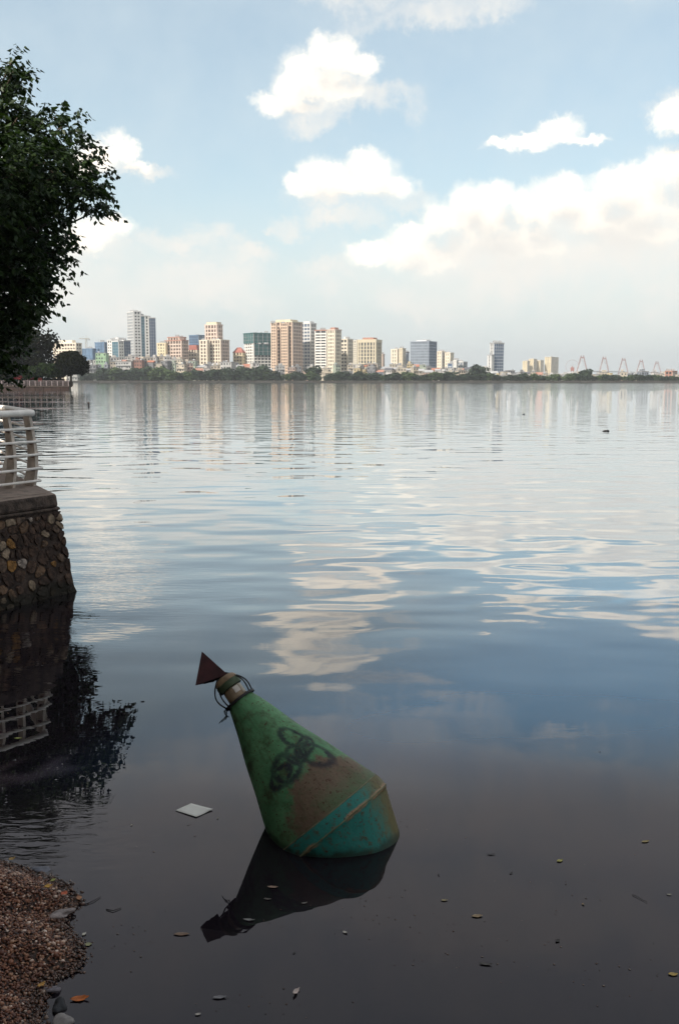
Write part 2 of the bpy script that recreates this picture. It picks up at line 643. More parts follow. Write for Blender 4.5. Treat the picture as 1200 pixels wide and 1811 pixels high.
def corners(x0, sx, x1, Y, th):
    """footprint whose near corner stands in pixel column sx, faces reaching x0 and x1"""
    C = Vector((tx(sx) * Y, Y, 0))
    ct, st = math.cos(th), math.sin(th)
    a0, a1 = tx(x0), tx(x1)
    Lf = (C.x - a0 * C.y) / (ct + a0 * st)
    Ls = (a1 * C.y - C.x) / (st - a1 * ct) if abs(st - a1 * ct) > 1e-4 else 20
    df, ds = Vector((-ct, st, 0)), Vector((st, ct, 0))
    A = C + df * Lf
    B = C + ds * Ls
    Dd = A + ds * Ls
    return A, C, B, Dd


def block(root, pts, z0, z1, left, right, name='tower_block', roof='pale', parapet=1.2):
    """one volume: glass core with floor bands, piers and parapet. left/right: style of front and side face
    style = (wall, glass, floor height, bay, band share, pier share)"""
    A, C, B, Dd = pts
    foot = [(p.x, p.y) for p in (A, C, B, Dd)]
    core = MB().prism(foot, z0, z1).build(name, MG[left[1]] if left[1] in MG else MW[left[1]], root)
    if right[1] != left[1]:
        core.data.materials.append(MG[right[1]] if right[1] in MG else MW[right[1]])
        core.data.polygons[3].material_index = 1
        core.data.polygons[5].material_index = 1
    made = []
    for edge, st in (((A, C), left), ((C, B), right), ((B, Dd), left), ((Dd, A), right)):
        wall, glass, fl, bay, band, pier = st
        mbb, mbp = MB(), MB()
        facade(mbb, mbp, edge[0], edge[1], z0, z1, fl, bay, band, pier)
        made.append((wall, mbb, mbp))
    for wall in sorted({w for w, _, _ in made}):
        b, p = MB(), MB()
        for w, bb, pp in made:
            if w == wall:
                b.add(bb.v, bb.f)
                p.add(pp.v, pp.f)
        if b.v:
            tag(b.build('floor_bands', MW[wall], core), kind='stuff')
        if p.v:
            tag(p.build('facade_piers', MW[wall], core), kind='stuff')
    cen = (A + B) * 0.5
    grow = [((p - cen) * 1.0 + cen) for p in (A, C, B, Dd)]
    grow = [p + (p - cen).normalized() * 0.7 for p in grow]
    MB().prism([(p.x, p.y) for p in grow], z1 + 0.01, z1 + parapet).build('roof_parapet', MW[roof], core)
    mid = (A + B) * 0.5
    pl = MB()
    for k_ in range(RND.randint(2, 4)):
        q = mid.lerp(RND.choice((A, C, B, Dd)), RND.uniform(0.1, 0.6))
        sz = RND.uniform(1.2, 3.2)
        pl.box((q.x, q.y, z1 + parapet + 0.02 + sz * 0.4), (sz * 1.4, sz, sz * 0.8))
    q = mid.lerp(A, RND.uniform(0, 0.5))
    pl.tube([(q.x, q.y, z1 + parapet), (q.x, q.y, z1 + parapet + RND.uniform(3, 6))], 0.12, 4)
    tag(pl.build('roof_plant', MW['grey'], core), kind='stuff')
    return core


def rooftop(root, pts, z0, h, inset, m, name='rooftop_house'):
    A, C, B, Dd = pts
    cen = (A + B) * 0.5
    q = [cen + (p - cen) * inset for p in (A, C, B, Dd)]
    return MB().prism([(p.x, p.y) for p in q], z0, z0 + h).build(name, MW[m], root)


TOWERS = []


def tower(name, label, x0, x1, Y, cat='tower'):
    c = at((x0 + x1) / 2, 670, Y)
    r = empty(name, (0, 0, 0), label, cat, 'tall buildings of the far skyline')
    TOWERS.append(((x0 + x1) / 2, label))
    return r


R = math.radians


def simple(name, label, x0, sx, x1, ytop, Y, left, right, th=30, roof='pale', house=None, cat='tower', parapet=1.2):
    r = tower(name, label, x0, x1, Y, cat)
    p = corners(x0, sx, x1, Y, R(th))
    z1 = height_at(ytop, Y) - parapet
    block(r, p, GZ, z1, left, right, roof=roof, parapet=parapet)
    if house:
        rooftop(r, p, z1 + parapet + 0.02, house[0], house[1], house[2])
    return r, p, z1


# tallest tower at the left: four vertical stripes
Yt = 1250
r = tower('glass_tower', 'tallest tower, white with teal glass strip and dark blue side', 228, 277, Yt)
z1 = height_at(559, Yt)
A_, C_, B_, D_ = corners(228, 239, 277, Yt, R(62))
st_gray = ('pale', 'grey', 3.6, 4.0, 0.25, 0.2)
st_white = ('white', 'dark', 3.6, 3.2, 0.50, 0.28)
st_dark = ('bluegrey', 'blue', 3.6, 3.0, 0.08, 0.10)
L = (B_ - C_).length
ds = (B_ - C_).normalized()
cuts = [(0.0, 0.33, ('pale', 'dark', 3.6, 5.0, 0.48, 0.34), 551.5), (0.33, 0.50, ('bluegrey', 'teal', 3.6, 4.0, 0.08, 0.06), 559),
        (0.50, 0.70, ('white', 'dark', 3.6, 4.0, 0.38, 0.32), 559), (0.70, 1.0, st_dark, 562)]
for a, b, st, yt in cuts:
    pts = (A_ + ds * (L * a), C_ + ds * (L * a), C_ + ds * (L * b) * 1.0, A_ + ds * (L * b))
    block(r, pts, GZ, height_at(yt, Yt), st_gray if a == 0 else st, st, roof='pale')

# cream terraced block beside the round tree
r, p, z = simple('terraced_block', 'low cream terraced apartment block behind the shore trees at left', 96, 136, 146, 606, 1150,
                 ('cream', 'brown', 3.4, 4.0, 0.5, 0.3), ('sand', 'brown', 3.4, 4.0, 0.5, 0.3), 25, 'cream', (3.0, 0.6, 'cream'), 'apartment block')
# two blocks wrapped in blue netting
simple('netted_block', 'low building site wrapped in blue netting, below the tower crane', 147, 165, 171, 616, 1200,
       ('bluenet', 'bluenet', 3.4, 5.0, 0.14, 0.08), ('bluenet', 'bluenet', 3.4, 5.0, 0.14, 0.08), 30, 'bluenet', None, 'building site')
simple('netted_block', 'taller building site wrapped in blue netting next to the green house', 170, 186, 192.5, 605, 1220,
       ('bluenet', 'bluenet', 3.4, 5.0, 0.16, 0.1), ('bluegrey', 'bluenet', 3.4, 5.0, 0.14, 0.1), 30, 'bluenet', None, 'building site')
# white and dark blue office left of the tallest tower
r = tower('office_block', 'white office block with dark blue glass halves, beside the tallest tower', 192, 232, 1190)
p = corners(192, 211, 232, 1190, R(42))
A_, C_, B_, D_ = p
L = (C_ - A_).length
t = (C_ - A_).normalized()
L2 = (B_ - C_).length
d2 = (B_ - C_).normalized()
dep = D_ - A_
zt = height_at(602, 1190)
q1, q2 = A_ + t * (L * 0.42), A_ + t * (L * 0.95)
block(r, (A_, q1, q1 + dep, D_), GZ, zt, ('white', 'dark', 3.4, 4, 0.55, 0.35), ('white', 'dark', 3.4, 4, 0.5, 0.3))
block(r, (q1, C_, C_ + d2 * (L2 * 0.45), q1 + d2 * (L2 * 0.45)), GZ, zt - 1.5, ('bluegrey', 'teal', 3.4, 4, 0.1, 0.05), ('white', 'dark', 3.4, 4, 0.45, 0.4))
block(r, (q1 + d2 * (L2 * 0.45), C_ + d2 * (L2 * 0.45), B_, q1 + dep), GZ, zt - 0.5, st_dark, st_dark)
rooftop(r, p, zt + 1.3, 2.5, 0.35, 'pale')

# pink-beige mid-rise with stepped top
r, p, z = simple('apartment_block', 'stepped pink beige apartment block right of the tallest tower', 293, 322, 334, 601, 1180,
                 ('pink', 'brown', 3.9, 4.2, 0.38, 0.32), ('pink', 'brown', 3.9, 4.2, 0.38, 0.32), 35, 'brick', (3.2, 0.7, 'pink'), 'apartment block')
p2 = corners(279, 294, 297, 1186, R(20))
block(r, p2, GZ, height_at(608, 1186), ('yellow', 'tan', 3.3, 4, 0.55, 0.45), ('yellow', 'tan', 3.3, 4, 0.55, 0.45), roof='yellow')
p3 = corners(298, 318, 330, 1184, R(35))
block(r, p3, z + 1.3, height_at(597, 1184), ('pink', 'brown', 3.9, 4.2, 0.38, 0.32), ('pink', 'brown', 3.9, 4.2, 0.38, 0.32), roof='brick')
# blue tower behind and red topped block
simple('blue_tower', 'dark blue glass tower behind the red roofed cream block', 336, 352, 363, 592, 1420,
       ('bluenet', 'blue', 3.6, 4, 0.2, 0.1), ('bluegrey', 'blue', 3.6, 4, 0.1, 0.1), 35, 'bluenet')
r, p, z = simple('apartment_block', 'narrow cream block with a red roof, beneath the dark blue tower', 334, 349, 354.5, 617, 1210,
                 ('cream', 'brown', 3.9, 3.9, 0.45, 0.35), ('sand', 'brown', 3.9, 3.9, 0.45, 0.35), 25, 'red', None, 'apartment block')
rooftop(r, p, z + 1.22, 4.6, 0.92, 'red', 'red_roof')
# cream twin stepped tower
r = tower('stepped_tower', 'cream stepped tower with a tall narrow top, left of the yellow block', 354, 406, 1170)
p = corners(358, 391, 406, 1170, R(28))
stc = ('cream', 'brown', 3.9, 3.9, 0.32, 0.36)
stp = ('pink', 'brown', 3.9, 3.9, 0.38, 0.40)
block(r, p, GZ, height_at(602, 1170), stc, stp, roof='cream')
block(r, corners(354, 367, 371, 1168, R(20)), GZ, height_at(603, 1168), stc, stc, roof='cream')
block(r, corners(364, 385, 394.5, 1184, R(28)), height_at(602, 1170) + 1.3, height_at(575, 1184), ('pink', 'brown', 3.9, 3.8, 0.32, 0.36), stp, roof='pink')
rooftop(r, corners(365, 385, 394, 1185, R(28)), height_at(575, 1184) + 1.3, 2.6, 0.9, 'tan')
# yellow building with red roof
r, p, z = simple('yellow_block', 'small yellow building with a red hipped roof beside the teal building site', 413, 429, 434, 622, 1200,
                 ('yellow', 'brown', 3.9, 4.2, 0.40, 0.35), ('yellow', 'brown', 3.9, 4.2, 0.4, 0.35), 20, 'red', None, 'apartment block')
A_, C_, B_, D_ = [(q.x, q.y) for q in p]
cen = ((A_[0] + B_[0]) / 2, (A_[1] + B_[1]) / 2)
zb = z + 1.22
MB().add([(*A_, zb), (*C_, zb), (*B_, zb), (*D_, zb), (cen[0] - 2.5, cen[1], zb + 5.2), (cen[0] + 2.5, cen[1], zb + 5.2)],
         [(0, 1, 5, 4), (1, 2, 5), (2, 3, 4, 5), (3, 0, 4), (3, 2, 1, 0)]).build('hipped_roof', MW['red'], r)
# teal netted building site
r = tower('building_site', 'white tower under construction half wrapped in teal netting', 432, 480, 1190, 'building site')
p = corners(433, 449, 480, 1190, R(58))
block(r, p, GZ, height_at(606, 1190), ('white', 'dark', 3.4, 5.0, 0.42, 0.40), ('white', 'dark', 3.4, 5.0, 0.42, 0.2), roof='white')
A_, C_, B_, D_ = p
e = 0.9
Cn = C_ + Vector((0, -e, 0))
netpts = (A_ + Vector((-e, -0.5, 0)), Cn, B_ + Vector((e, -0.5, 0)), D_)
block(r, netpts, height_at(607, 1190), height_at(590, 1190), ('grey', 'tealnet', 3.9, 6.0, 0.07, 0.05), ('grey', 'tealnet', 3.9, 6.0, 0.07, 0.05), 'netting', roof='tealnet')
sidepts = (C_ + Vector((0.6, -0.6, 0)), C_ + Vector((0.6, -e - 0.1, 0)), B_ + Vector((e, -e, 0)), B_ + Vector((e, -0.5, 0)))
block(r, sidepts, height_at(628, 1190), height_at(607, 1190) - 1.25, ('grey', 'tealnet', 3.9, 6.0, 0.07, 0.05), ('grey', 'tealnet', 3.9, 6.0, 0.07, 0.05), 'netting', roof='tealnet', parapet=0.3)
# orange-pink tower
sto = ('orange', 'brown', 3.9, 3.9, 0.32, 0.34)
r, p, z = simple('residential_tower', 'broad orange pink residential tower rising straight from the shore trees', 480, 517, 535, 568, 1130, sto, ('pink', 'brown', 3.9, 3.9, 0.34, 0.36), 28, 'tan', (2.2, 0.7, 'tan'))
for xa, xb in ((480.0, 489.0), (497.0, 509.0)):
    q = corners(xa, xb, xb + 1.2, 1127, R(28))
    block(r, q, GZ + 6, z - 1.5, ('orange', 'brown', 3.2, 2.8, 0.45, 0.3), ('orange', 'brown', 3.2, 2.8, 0.45, 0.3), 'bay_column', roof='orange', parapet=0.5)
# white-blue tower behind
simple('residential_tower', 'white and blue grey tower directly right of the orange pink one', 533, 549, 559, 571, 1170,
       ('pale', 'blue', 3.9, 4.2, 0.42, 0.28), ('white', 'dark', 3.9, 4.2, 0.42, 0.30), 35, 'pale', (2.0, 0.7, 'pale'))
# cream double tower
r = tower('residential_tower', 'wide cream double tower with balcony stripes, right of the white blue tower', 557, 603, 1140)
p = corners(557, 577, 584, 1150, R(20))
block(r, p, GZ, height_at(585, 1150), ('white', 'dark', 3.2, 6.0, 0.52, 0.12), ('cream', 'dark', 3.2, 4.0, 0.5, 0.3), roof='brick')
p = corners(579, 592, 603, 1136, R(40))
block(r, p, GZ, height_at(584, 1136), ('cream', 'tan', 3.9, 4.0, 0.42, 0.42), ('sand', 'tan', 3.9, 4.0, 0.42, 0.42), roof='pink')
rooftop(r, p, height_at(584, 1136) + 1.3, 2.0, 0.6, 'brick')
simple('residential_tower', 'narrow cream tower stepping down beside the cream double tower', 602, 614, 623.5, 599, 1180,
       ('sand', 'dark', 3.9, 4.2, 0.5, 0.3), ('sand', 'tan', 3.9, 4.2, 0.5, 0.4), 35, 'sand', (2.5, 0.5, 'pale'))
simple('residential_tower', 'faint cream tower slab showing between two nearer towers', 621, 630, 634, 602, 1700,
       ('sand', 'tan', 3.4, 5, 0.5, 0.3), ('sand', 'tan', 3.4, 5, 0.5, 0.3), 25, 'sand')
# tan ribbed tower
r, p, z = simple('hotel_tower', 'tan tower with vertical ribs and a raised flat crown', 632, 664, 674, 600, 1140,
                 ('tan', 'dark', 3.9, 3.9, 0.22, 0.42), ('tan', 'dark', 3.9, 3.9, 0.22, 0.42), 22, 'tan', None, 'tower', 3.5)
rooftop(r, p, z + 3.52, 2.2, 0.62, 'brick')
simple('narrow_block', 'thin pinkish block peeking out right of the tan ribbed tower', 672, 676, 679, 626, 1260,
       ('pink', 'brown', 3.9, 3.9, 0.4, 0.4), ('pink', 'brown', 3.9, 3.9, 0.4, 0.4), 35, 'pink', None, 'apartment block')
# cream cluster
r = tower('apartment_cluster', 'small cream apartment cluster left of the grey glass block', 691, 722, 1280)
block(r, corners(691, 702, 708, 1280, R(30)), GZ, height_at(619, 1280), ('cream', 'tan', 3.9, 3.9, 0.45, 0.45), ('sand', 'tan', 3.9, 3.9, 0.45, 0.45), roof='cream')
block(r, corners(705, 711, 716, 1276, R(35)), GZ, height_at(617.5, 1276), ('tan', 'tan', 3.9, 3.9, 0.45, 0.45), ('sand', 'tan', 3.9, 3.9, 0.45, 0.45), roof='tan')
block(r, corners(715, 719, 722, 1290, R(35)), GZ, height_at(624, 1290), ('bluegrey', 'grey', 3.9, 3.9, 0.3, 0.3), ('bluegrey', 'grey', 3.9, 3.9, 0.3, 0.3), roof='dark')
# grey glass block
simple('glass_block', 'plain grey glass office block with a flat top, standing alone', 725, 757, 771, 603, 1230,
       ('bluegrey', 'grey', 3.5, 2.6, 0.22, 0.12), ('bluegrey', 'blue', 3.5, 2.6, 0.24, 0.12), 28, 'bluegrey', (1.4, 0.55, 'pale'), 'office block', 0.8)
# cream pair
r = tower('apartment_pair', 'pair of cream blocks right of the grey glass block', 771, 801, 1330)
block(r, corners(771, 780, 787, 1330, R(35)), GZ, height_at(623, 1330), ('cream', 'tan', 3.9, 3.9, 0.5, 0.5), ('white', 'tan', 3.9, 3.9, 0.5, 0.5), roof='cream')
block(r, corners(786, 795, 801, 1326, R(35)), GZ, height_at(625, 1326), ('cream', 'tan', 3.9, 3.9, 0.5, 0.5), ('sand', 'tan', 3.9, 3.9, 0.5, 0.5), roof='cream')
# low teal glass office
r = tower('low_office', 'low dark glass office with a white end strip', 791, 825, 1180, 'office block')
block(r, corners(791, 799, 802, 1180, R(30)), GZ, height_at(643, 1180), ('bluegrey', 'blue', 3.3, 4, 0.2, 0.1), ('bluegrey', 'teal', 3.3, 4, 0.2, 0.1), roof='grey')
block(r, corners(801, 806, 809, 1176, R(30)), GZ, height_at(639, 1176), ('white', 'pale', 3.3, 8, 0.1, 0.3), ('white', 'grey', 3.3, 4, 0.3, 0.3), roof='white')
block(r, corners(808, 818, 825, 1186, R(30)), GZ, height_at(641, 1186), ('pale', 'grey', 3.3, 4, 0.4, 0.2), ('grey', 'grey', 3.3, 4, 0.4, 0.2), roof='pale')
# dark tower
r = tower('dark_tower', 'solitary dark glass tower with pale stepped left edge', 861, 889, 1150)
block(r, corners(865, 872, 889, 1150, R(58)), GZ, height_at(608, 1150), ('pale', 'dark', 3.5, 4.5, 0.2, 0.40), ('bluegrey', 'blue', 3.5, 3.2, 0.26, 0.14), roof='grey', parapet=1.5)
block(r, corners(861, 868, 872.0, 1146, R(50)), GZ, height_at(629, 1146), ('pale', 'dark', 3.5, 4.5, 0.2, 0.4), ('pale', 'grey', 3.5, 8, 0.1, 0.4), roof='grey')
# distant cream slabs at right
for k, (xa, sx, xb, yt, lab) in enumerate((
        (923, 931, 935, 638, 'leftmost of the hazy cream slabs beyond the far shore'),
        (934, 942, 948, 634.5, 'second hazy cream slab from left, between two alike'),
        (947, 954, 960, 637, 'third hazy cream slab, just left of the double slab'),
        (962, 973, 986, 631, 'tallest hazy cream slab block left of the big wheel'))):
    simple('distant_slab', lab, xa, sx, xb, yt, 2350 + 20 * k, ('yellow', 'tan', 3.3, 5.5, 0.5, 0.5), ('cream', 'tan', 3.3, 5.5, 0.5, 0.4), 32, 'cream', None, 'apartment block')
simple('low_block', 'low red and pink block near the right picture edge', 1175, 1188, 1196, 655.5, 1080,
       ('brick', 'dark', 3.3, 4, 0.4, 0.3), ('pink', 'dark', 3.3, 4, 0.4, 0.3), 30, 'brick', None, 'building')

# tower crane
m_crane = mat('crane_steel', (0.45, 0.42, 0.36), 0.6, 0.1, 1)
cb = at(155, 670, 1215)
r = empty('tower_crane', (0, 0, 0), 'thin tower crane standing over the blue netted site', 'crane')
zt = height_at(597, 1215)
mb = MB()
for sx in (-0.9, 0.9):
    for sy in (-0.9, 0.9):
        mb.tube([(cb.x + sx, 1215 + sy, GZ), (cb.x + sx, 1215 + sy, zt)], 0.16, 4)
for i in range(int((zt - GZ) / 3)):
    z = GZ + i * 3
    s = 1 if i % 2 else -1
    mb.tube([(cb.x - 0.9 * s, 1214.1, z), (cb.x + 0.9 * s, 1214.1, z + 3)], 0.1, 4)
mb.build('mast', m_crane, r)
zj = height_at(600, 1215)
MB().tube([(cb.x + 4, 1215, zj + 0.5), (cb.x - 7, 1209, zj + 0.5)], 0.45, 4).build('jib', m_crane, r)
MB().box((cb.x + 3.6, 1215, zj - 0.6), (1.6, 1.4, 1.6)).build('counterweight', MW['grey'], r)
MB().tube([(cb.x - 6, 1209.6, zj + 0.7), (cb.x, 1215, zt + 2.5), (cb.x + 3.6, 1215, zj + 0.6)], 0.12, 4).build('tie_rod', m_crane, r)

# ------------------------------------------------------------------ bridge with A-shaped pylons, big wheel
m_pyl = mat('pylon_red', (0.27, 0.13, 0.115), 0.7, 0.1, 0.05)
m_deck = mat('bridge_deck', (0.40, 0.38, 0.36), 0.8, 0.1, 0.05)
r = empty('cable_stayed_bridge', (0, 0, 0), 'distant bridge with a row of A shaped red pylons', 'bridge')
pyl = [(1028, 628.5, 4000, 8.6), (1067, 630.5, 4200, 7.8), (1101, 633, 4420, 7.8), (1132, 636, 4680, 7.0), (1160, 639, 4950, 7.0)]
pts = []
for px, py, Y, hw in pyl:
    top = at(px, py, Y)
    base = Vector((tx(px) * Y, Y, GZ))
    w = hw / F * Y
    mb = MB()
    for s in (-1, 1):
        mb.tube([(base.x + s * w * 0.80, Y, GZ), (base.x + s * w * 1.06, Y, 34), (base.x + s * (w * 0.40 + 2.0), Y, 34 + (top.z - 34) * 0.66), (base.x + s * 5.2, Y, top.z - 3), (base.x + s * 4.6, Y, top.z)], [3.0, 2.8, 2.6, 2.3, 2.1], 4)
    mb.box((base.x, Y, top.z - 9), (10, 5, 5))
    mb.box((base.x, Y, 33), (w * 2.0, 4, 3))
    mb.build('pylon', m_pyl, r)
    pts.append((base.x, Y, top.z))
dk = MB()
path = [Vector((tx(985) * 3780, 3780, 22))] + [Vector((p[0], p[1], 37)) for p in pts] + [Vector((tx(1215) * 5350, 5350, 33))]
for a, b in zip(path[:-1], path[1:]):
    t = (b - a).normalized()
    n = Vector((t.y, -t.x, 0)).normalized()
    dk.box((a + b) * 0.5, ((b - a).length, 30, 3), (t, n, Vector((0, 0, 1))))
dk.build('deck', m_deck, r)
cb_ = MB()
for i, (x, y, zt) in enumerate(pts):
    for s in (-1, 1):
        j = i + 1 + s
        a, b = path[i + 1], path[max(0, min(len(path) - 1, j))]
        for k in range(1, 7):
            q = a.lerp(b, 0.46 * k / 6)
            cb_.tube([(x, y, zt - 8 - 2 * k), q], 0.22, 3, False)
tag(cb_.build('stay_cables', mat('cable_pale', (0.6, 0.55, 0.5), 0.6), r), kind='stuff')

Yw = 2600
wc = at(1011, 648, Yw)
rw = 11.3 / F * Yw
r = empty('ferris_wheel', (0, 0, 0), 'big wheel with thin rim beside the first red pylon', 'ferris wheel')
m_whl = mat('wheel_white', (0.42, 0.34, 0.34), 0.6)
ring = [(wc.x + rw * math.cos(a), Yw, wc.z + rw * math.sin(a)) for a in np.linspace(0, 2 * math.pi, 49)]
MB().tube(ring, 0.5, 5, False).build('rim', m_whl, r)
sp = MB()
for a in np.linspace(0, 2 * math.pi, 25)[:-1]:
    sp.tube([(wc.x, Yw, wc.z), (wc.x + rw * math.cos(a), Yw, wc.z + rw * math.sin(a))], 0.10, 3, False)
tag(sp.build('spokes', m_whl, r), kind='stuff')
for a in np.linspace(0, 2 * math.pi, 17)[:-1]:
    MB().box((wc.x + (rw + 0.7) * math.cos(a), Yw, wc.z + (rw + 0.7) * math.sin(a)), (0.9, 0.9, 1.1)).build('gondola', m_whl, r)
for s in (-1, 1):
    MB().tube([(wc.x, Yw - 1.5, wc.z), (wc.x + s * rw * 0.5, Yw - 3, GZ)], 0.8, 5).build('support_leg', MW['red'], r)
MB().box((wc.x, Yw - 2, wc.z - 7), (9, 2, 9)).build('red_sign_frame', MW['red'], r)

# ------------------------------------------------------------------ houses along the far shore
HGROUP = 'low houses along the far shore'
m_tank = mat('water_tank', (0.5, 0.52, 0.54), 0.4, 0.1, 1, metallic=0.6)
HOUSES = []
HW = {k_: mat('house_' + k_, tuple(c_ * 0.62 for c_ in col_), 0.85, 0.3, 0.25) for k_, col_ in {'white': (0.74, 0.70, 0.66), 'cream': (0.74, 0.65, 0.52), 'sand': (0.62, 0.54, 0.44), 'pale': (0.56, 0.55, 0.53), 'pink': (0.62, 0.46, 0.38), 'grey': (0.30, 0.30, 0.31), 'yellow': (0.66, 0.54, 0.33), 'palegreen': (0.5, 0.56, 0.45), 'bluegrey': (0.34, 0.37, 0.42), 'greenpaint': (0.44, 0.64, 0.40), 'brick': (0.40, 0.21, 0.16)}.items()}
MW_ROOF = mat('roof_concrete', (0.30, 0.29, 0.28), 0.9, 0.3, 0.3)
wallnames = [('white', 0.28), ('cream', 0.16), ('sand', 0.14), ('pale', 0.12), ('pink', 0.08), ('grey', 0.08), ('yellow', 0.05), ('palegreen', 0.04), ('bluegrey', 0.05)]
word = {'white': 'white', 'cream': 'cream', 'sand': 'sandy', 'pale': 'pale grey', 'pink': 'pink', 'grey': 'dark grey', 'yellow': 'yellow', 'palegreen': 'pale green', 'bluegrey': 'blue grey', 'greenpaint': 'bright green', 'brick': 'brick red'}


def house(px, wpx, ytop, Y, wall, rf):
    X = tx(px) * Y
    w = wpx / F * Y
    dp = w * RND.uniform(0.8, 1.4)
    zt = max(height_at(ytop, Y), GZ + 4)
    rz = RND.uniform(-0.45, 0.45)
    o = empty('townhouse', (X, Y, GZ), None, 'house', HGROUP, (0, 0, rz))
    h = zt - GZ
    roofh = 0.0
    if rf == 'gable':
        roofh = min(3.2, w * 0.3)
    hb = h - roofh
    wl = MB().box((0, 0, hb / 2), (w, dp, hb)).build('wall', HW[wall], o)
    wi = MB()
    nf = max(1, int(hb / 3.4))
    nb = max(1, int(w / 2.6))
    for i in range(nf):
        for j in range(nb):
            if RND.random() < 0.85:
                ww = RND.uniform(1.0, 1.7)
                wi.box((-w / 2 + (j + 0.5) * w / nb, -dp / 2 - 0.02, (i + 0.55) * hb / nf), (ww, 0.1, 1.6))
        for j in range(max(1, int(dp / 4))):
            for s in (-1, 1):
                if RND.random() < 0.5:
                    wi.box((s * (w / 2 + 0.02), -dp / 2 + (j + 0.5) * dp / max(1, int(dp / 4)), (i + 0.55) * hb / nf), (0.1, 1.2, 1.5))
    if wi.v:
        tag(wi.build('windows', MG['dark'], wl), kind='stuff')
    if RND.random() < 0.6:
        sl = MB()
        for i in range(1, nf):
            sl.box((0, -dp / 2 - 0.5, i * hb / nf), (w * 0.9, 1.0, 0.18))
        if sl.v:
            tag(sl.build('balcony_slabs', HW[wall], wl), kind='stuff')
    if rf == 'gable':
        rm = MW[RND.choice(['terracotta', 'grey', 'brick', 'grey', 'dark'])]
        a, b = w / 2 + 0.4, dp / 2 + 0.4
        MB().add([(-a, -b, hb), (a, -b, hb), (a, b, hb), (-a, b, hb), (-a, 0, hb + roofh), (a, 0, hb + roofh)],
                 [(0, 1, 5, 4), (2, 3, 4, 5), (1, 2, 5), (3, 0, 4), (3, 2, 1, 0)]).build('gable_roof', rm, o)
    else:
        MB().box((0, 0, hb + 0.25), (w + 0.5, dp + 0.5, 0.48)).build('flat_roof', MW_ROOF, o)
        k = RND.random()
        if k < 0.55:
            MB().box((RND.uniform(-0.2, 0.2) * w, 0.1 * dp, hb + 1.6), (w * 0.45, dp * 0.5, 2.2)).build('roof_hut', HW[wall], o)
        if k > 0.3:
            tkx = RND.uniform(-0.3, 0.3) * w
            MB().tube([(tkx - 0.8, -dp * 0.25, hb + 1.3), (tkx + 0.8, -dp * 0.25, hb + 1.3)], 0.62, 8).build('water_tank', m_tank, o)
    HOUSES.append([px, ytop, o, wall, rf, w])
    return o


def pick_wall():
    k = RND.random()
    for n, p in wallnames:
        k -= p
        if k < 0:
            return n
    return 'white'


def top_profile(px):
    xp = [100, 160, 240, 330, 360, 430, 480, 560, 640, 700, 760, 830, 900, 960, 1040, 1110, 1160, 1200]
    yp = [648, 638, 631, 638, 642, 641, 650, 648, 645, 645, 647, 653, 658, 660, 661, 661, 660, 660]
    return float(np.interp(px, xp, yp))


px = 118.0
while px < 1260:
    wpx = RND.uniform(8.5, 16.0)
    if not (478 < px < 600 and RND.random() < 0.55):
        house(px + wpx / 2, wpx, top_profile(px) + RND.uniform(-3.5, 5.0), RND.uniform(1075, 1120), pick_wall(), 'gable' if RND.random() < 0.28 else 'flat')
    px += wpx * RND.uniform(0.75, 1.05)
px = 130.0
while px < 1260:
    wpx = RND.uniform(8.0, 15.0)
    if not (470 < px < 600 and RND.random() < 0.6):
        house(px + wpx / 2, wpx, top_profile(px) + RND.uniform(4, 12.0), RND.uniform(1036, 1064), pick_wall(), 'gable' if RND.random() < 0.32 else 'flat')
    px += wpx * RND.uniform(0.8, 1.5)
house(182, 18, 625, 1068, 'greenpaint', 'flat')
house(164, 16, 646, 1034, 'grey', 'flat')
house(226, 30, 640, 1040, 'pale', 'flat')
house(247, 14, 637, 1033, 'brick', 'flat')
house(404, 20, 641, 1034, 'white', 'flat')
house(848, 24, 655, 1034, 'white', 'gable')
for hh in HOUSES:
    lm = min(TOWERS, key=lambda t: abs(t[0] - hh[0]))
    hh.append(lm)
short = {}
for x, lab in TOWERS:
    pass
LAND = [(121, 'the cream terraced block'), (159, 'the blue netted site under the crane'), (181, 'the taller blue netted site'), (212, 'the white and dark blue office'),
        (252, 'the tallest tower'), (313, 'the stepped pink block'), (344, 'the narrow red roofed block'), (380, 'the cream stepped tower'), (423, 'the yellow red roofed block'),
        (456, 'the teal netted site'), (507, 'the orange pink tower'), (546, 'the white blue tower'), (580, 'the cream double tower'), (613, 'the narrow cream tower'),
        (653, 'the tan ribbed tower'), (706, 'the small cream cluster'), (748, 'the grey glass block'), (786, 'the pair of cream blocks'), (812, 'the low dark glass office'),
        (875, 'the dark solitary tower'), (929, 'the leftmost hazy slab'), (953, 'the middle hazy slabs'), (974, 'the tallest hazy slab'), (1011, 'the big wheel'),
        (1028, 'the first bridge pylon'), (1067, 'the second bridge pylon'), (1101, 'the third bridge pylon'), (1132, 'the fourth bridge pylon'), (1160, 'the fifth bridge pylon'), (1186, 'the low red pink block')]
ORD = ['first', 'second', 'third', 'fourth', 'fifth', 'sixth', 'seventh', 'eighth', 'ninth', 'tenth', 'eleventh', 'twelfth']
buckets = {}
for hh in HOUSES:
    lm = min(LAND, key=lambda t: abs(t[0] - hh[0]))
    rf = 'gabled' if hh[4] == 'gable' else 'flat roofed'
    buckets.setdefault((lm[1], word[hh[3]], rf), []).append(hh)
for (lm, wd, rf), lst in buckets.items():
    lst.sort(key=lambda h: h[0])
    for i, hh in enumerate(lst):
        hh[2]['label'] = f'{wd} {rf} house below {lm}' + ('' if len(lst) == 1 else f', {ORD[min(i, 11)]} from left')
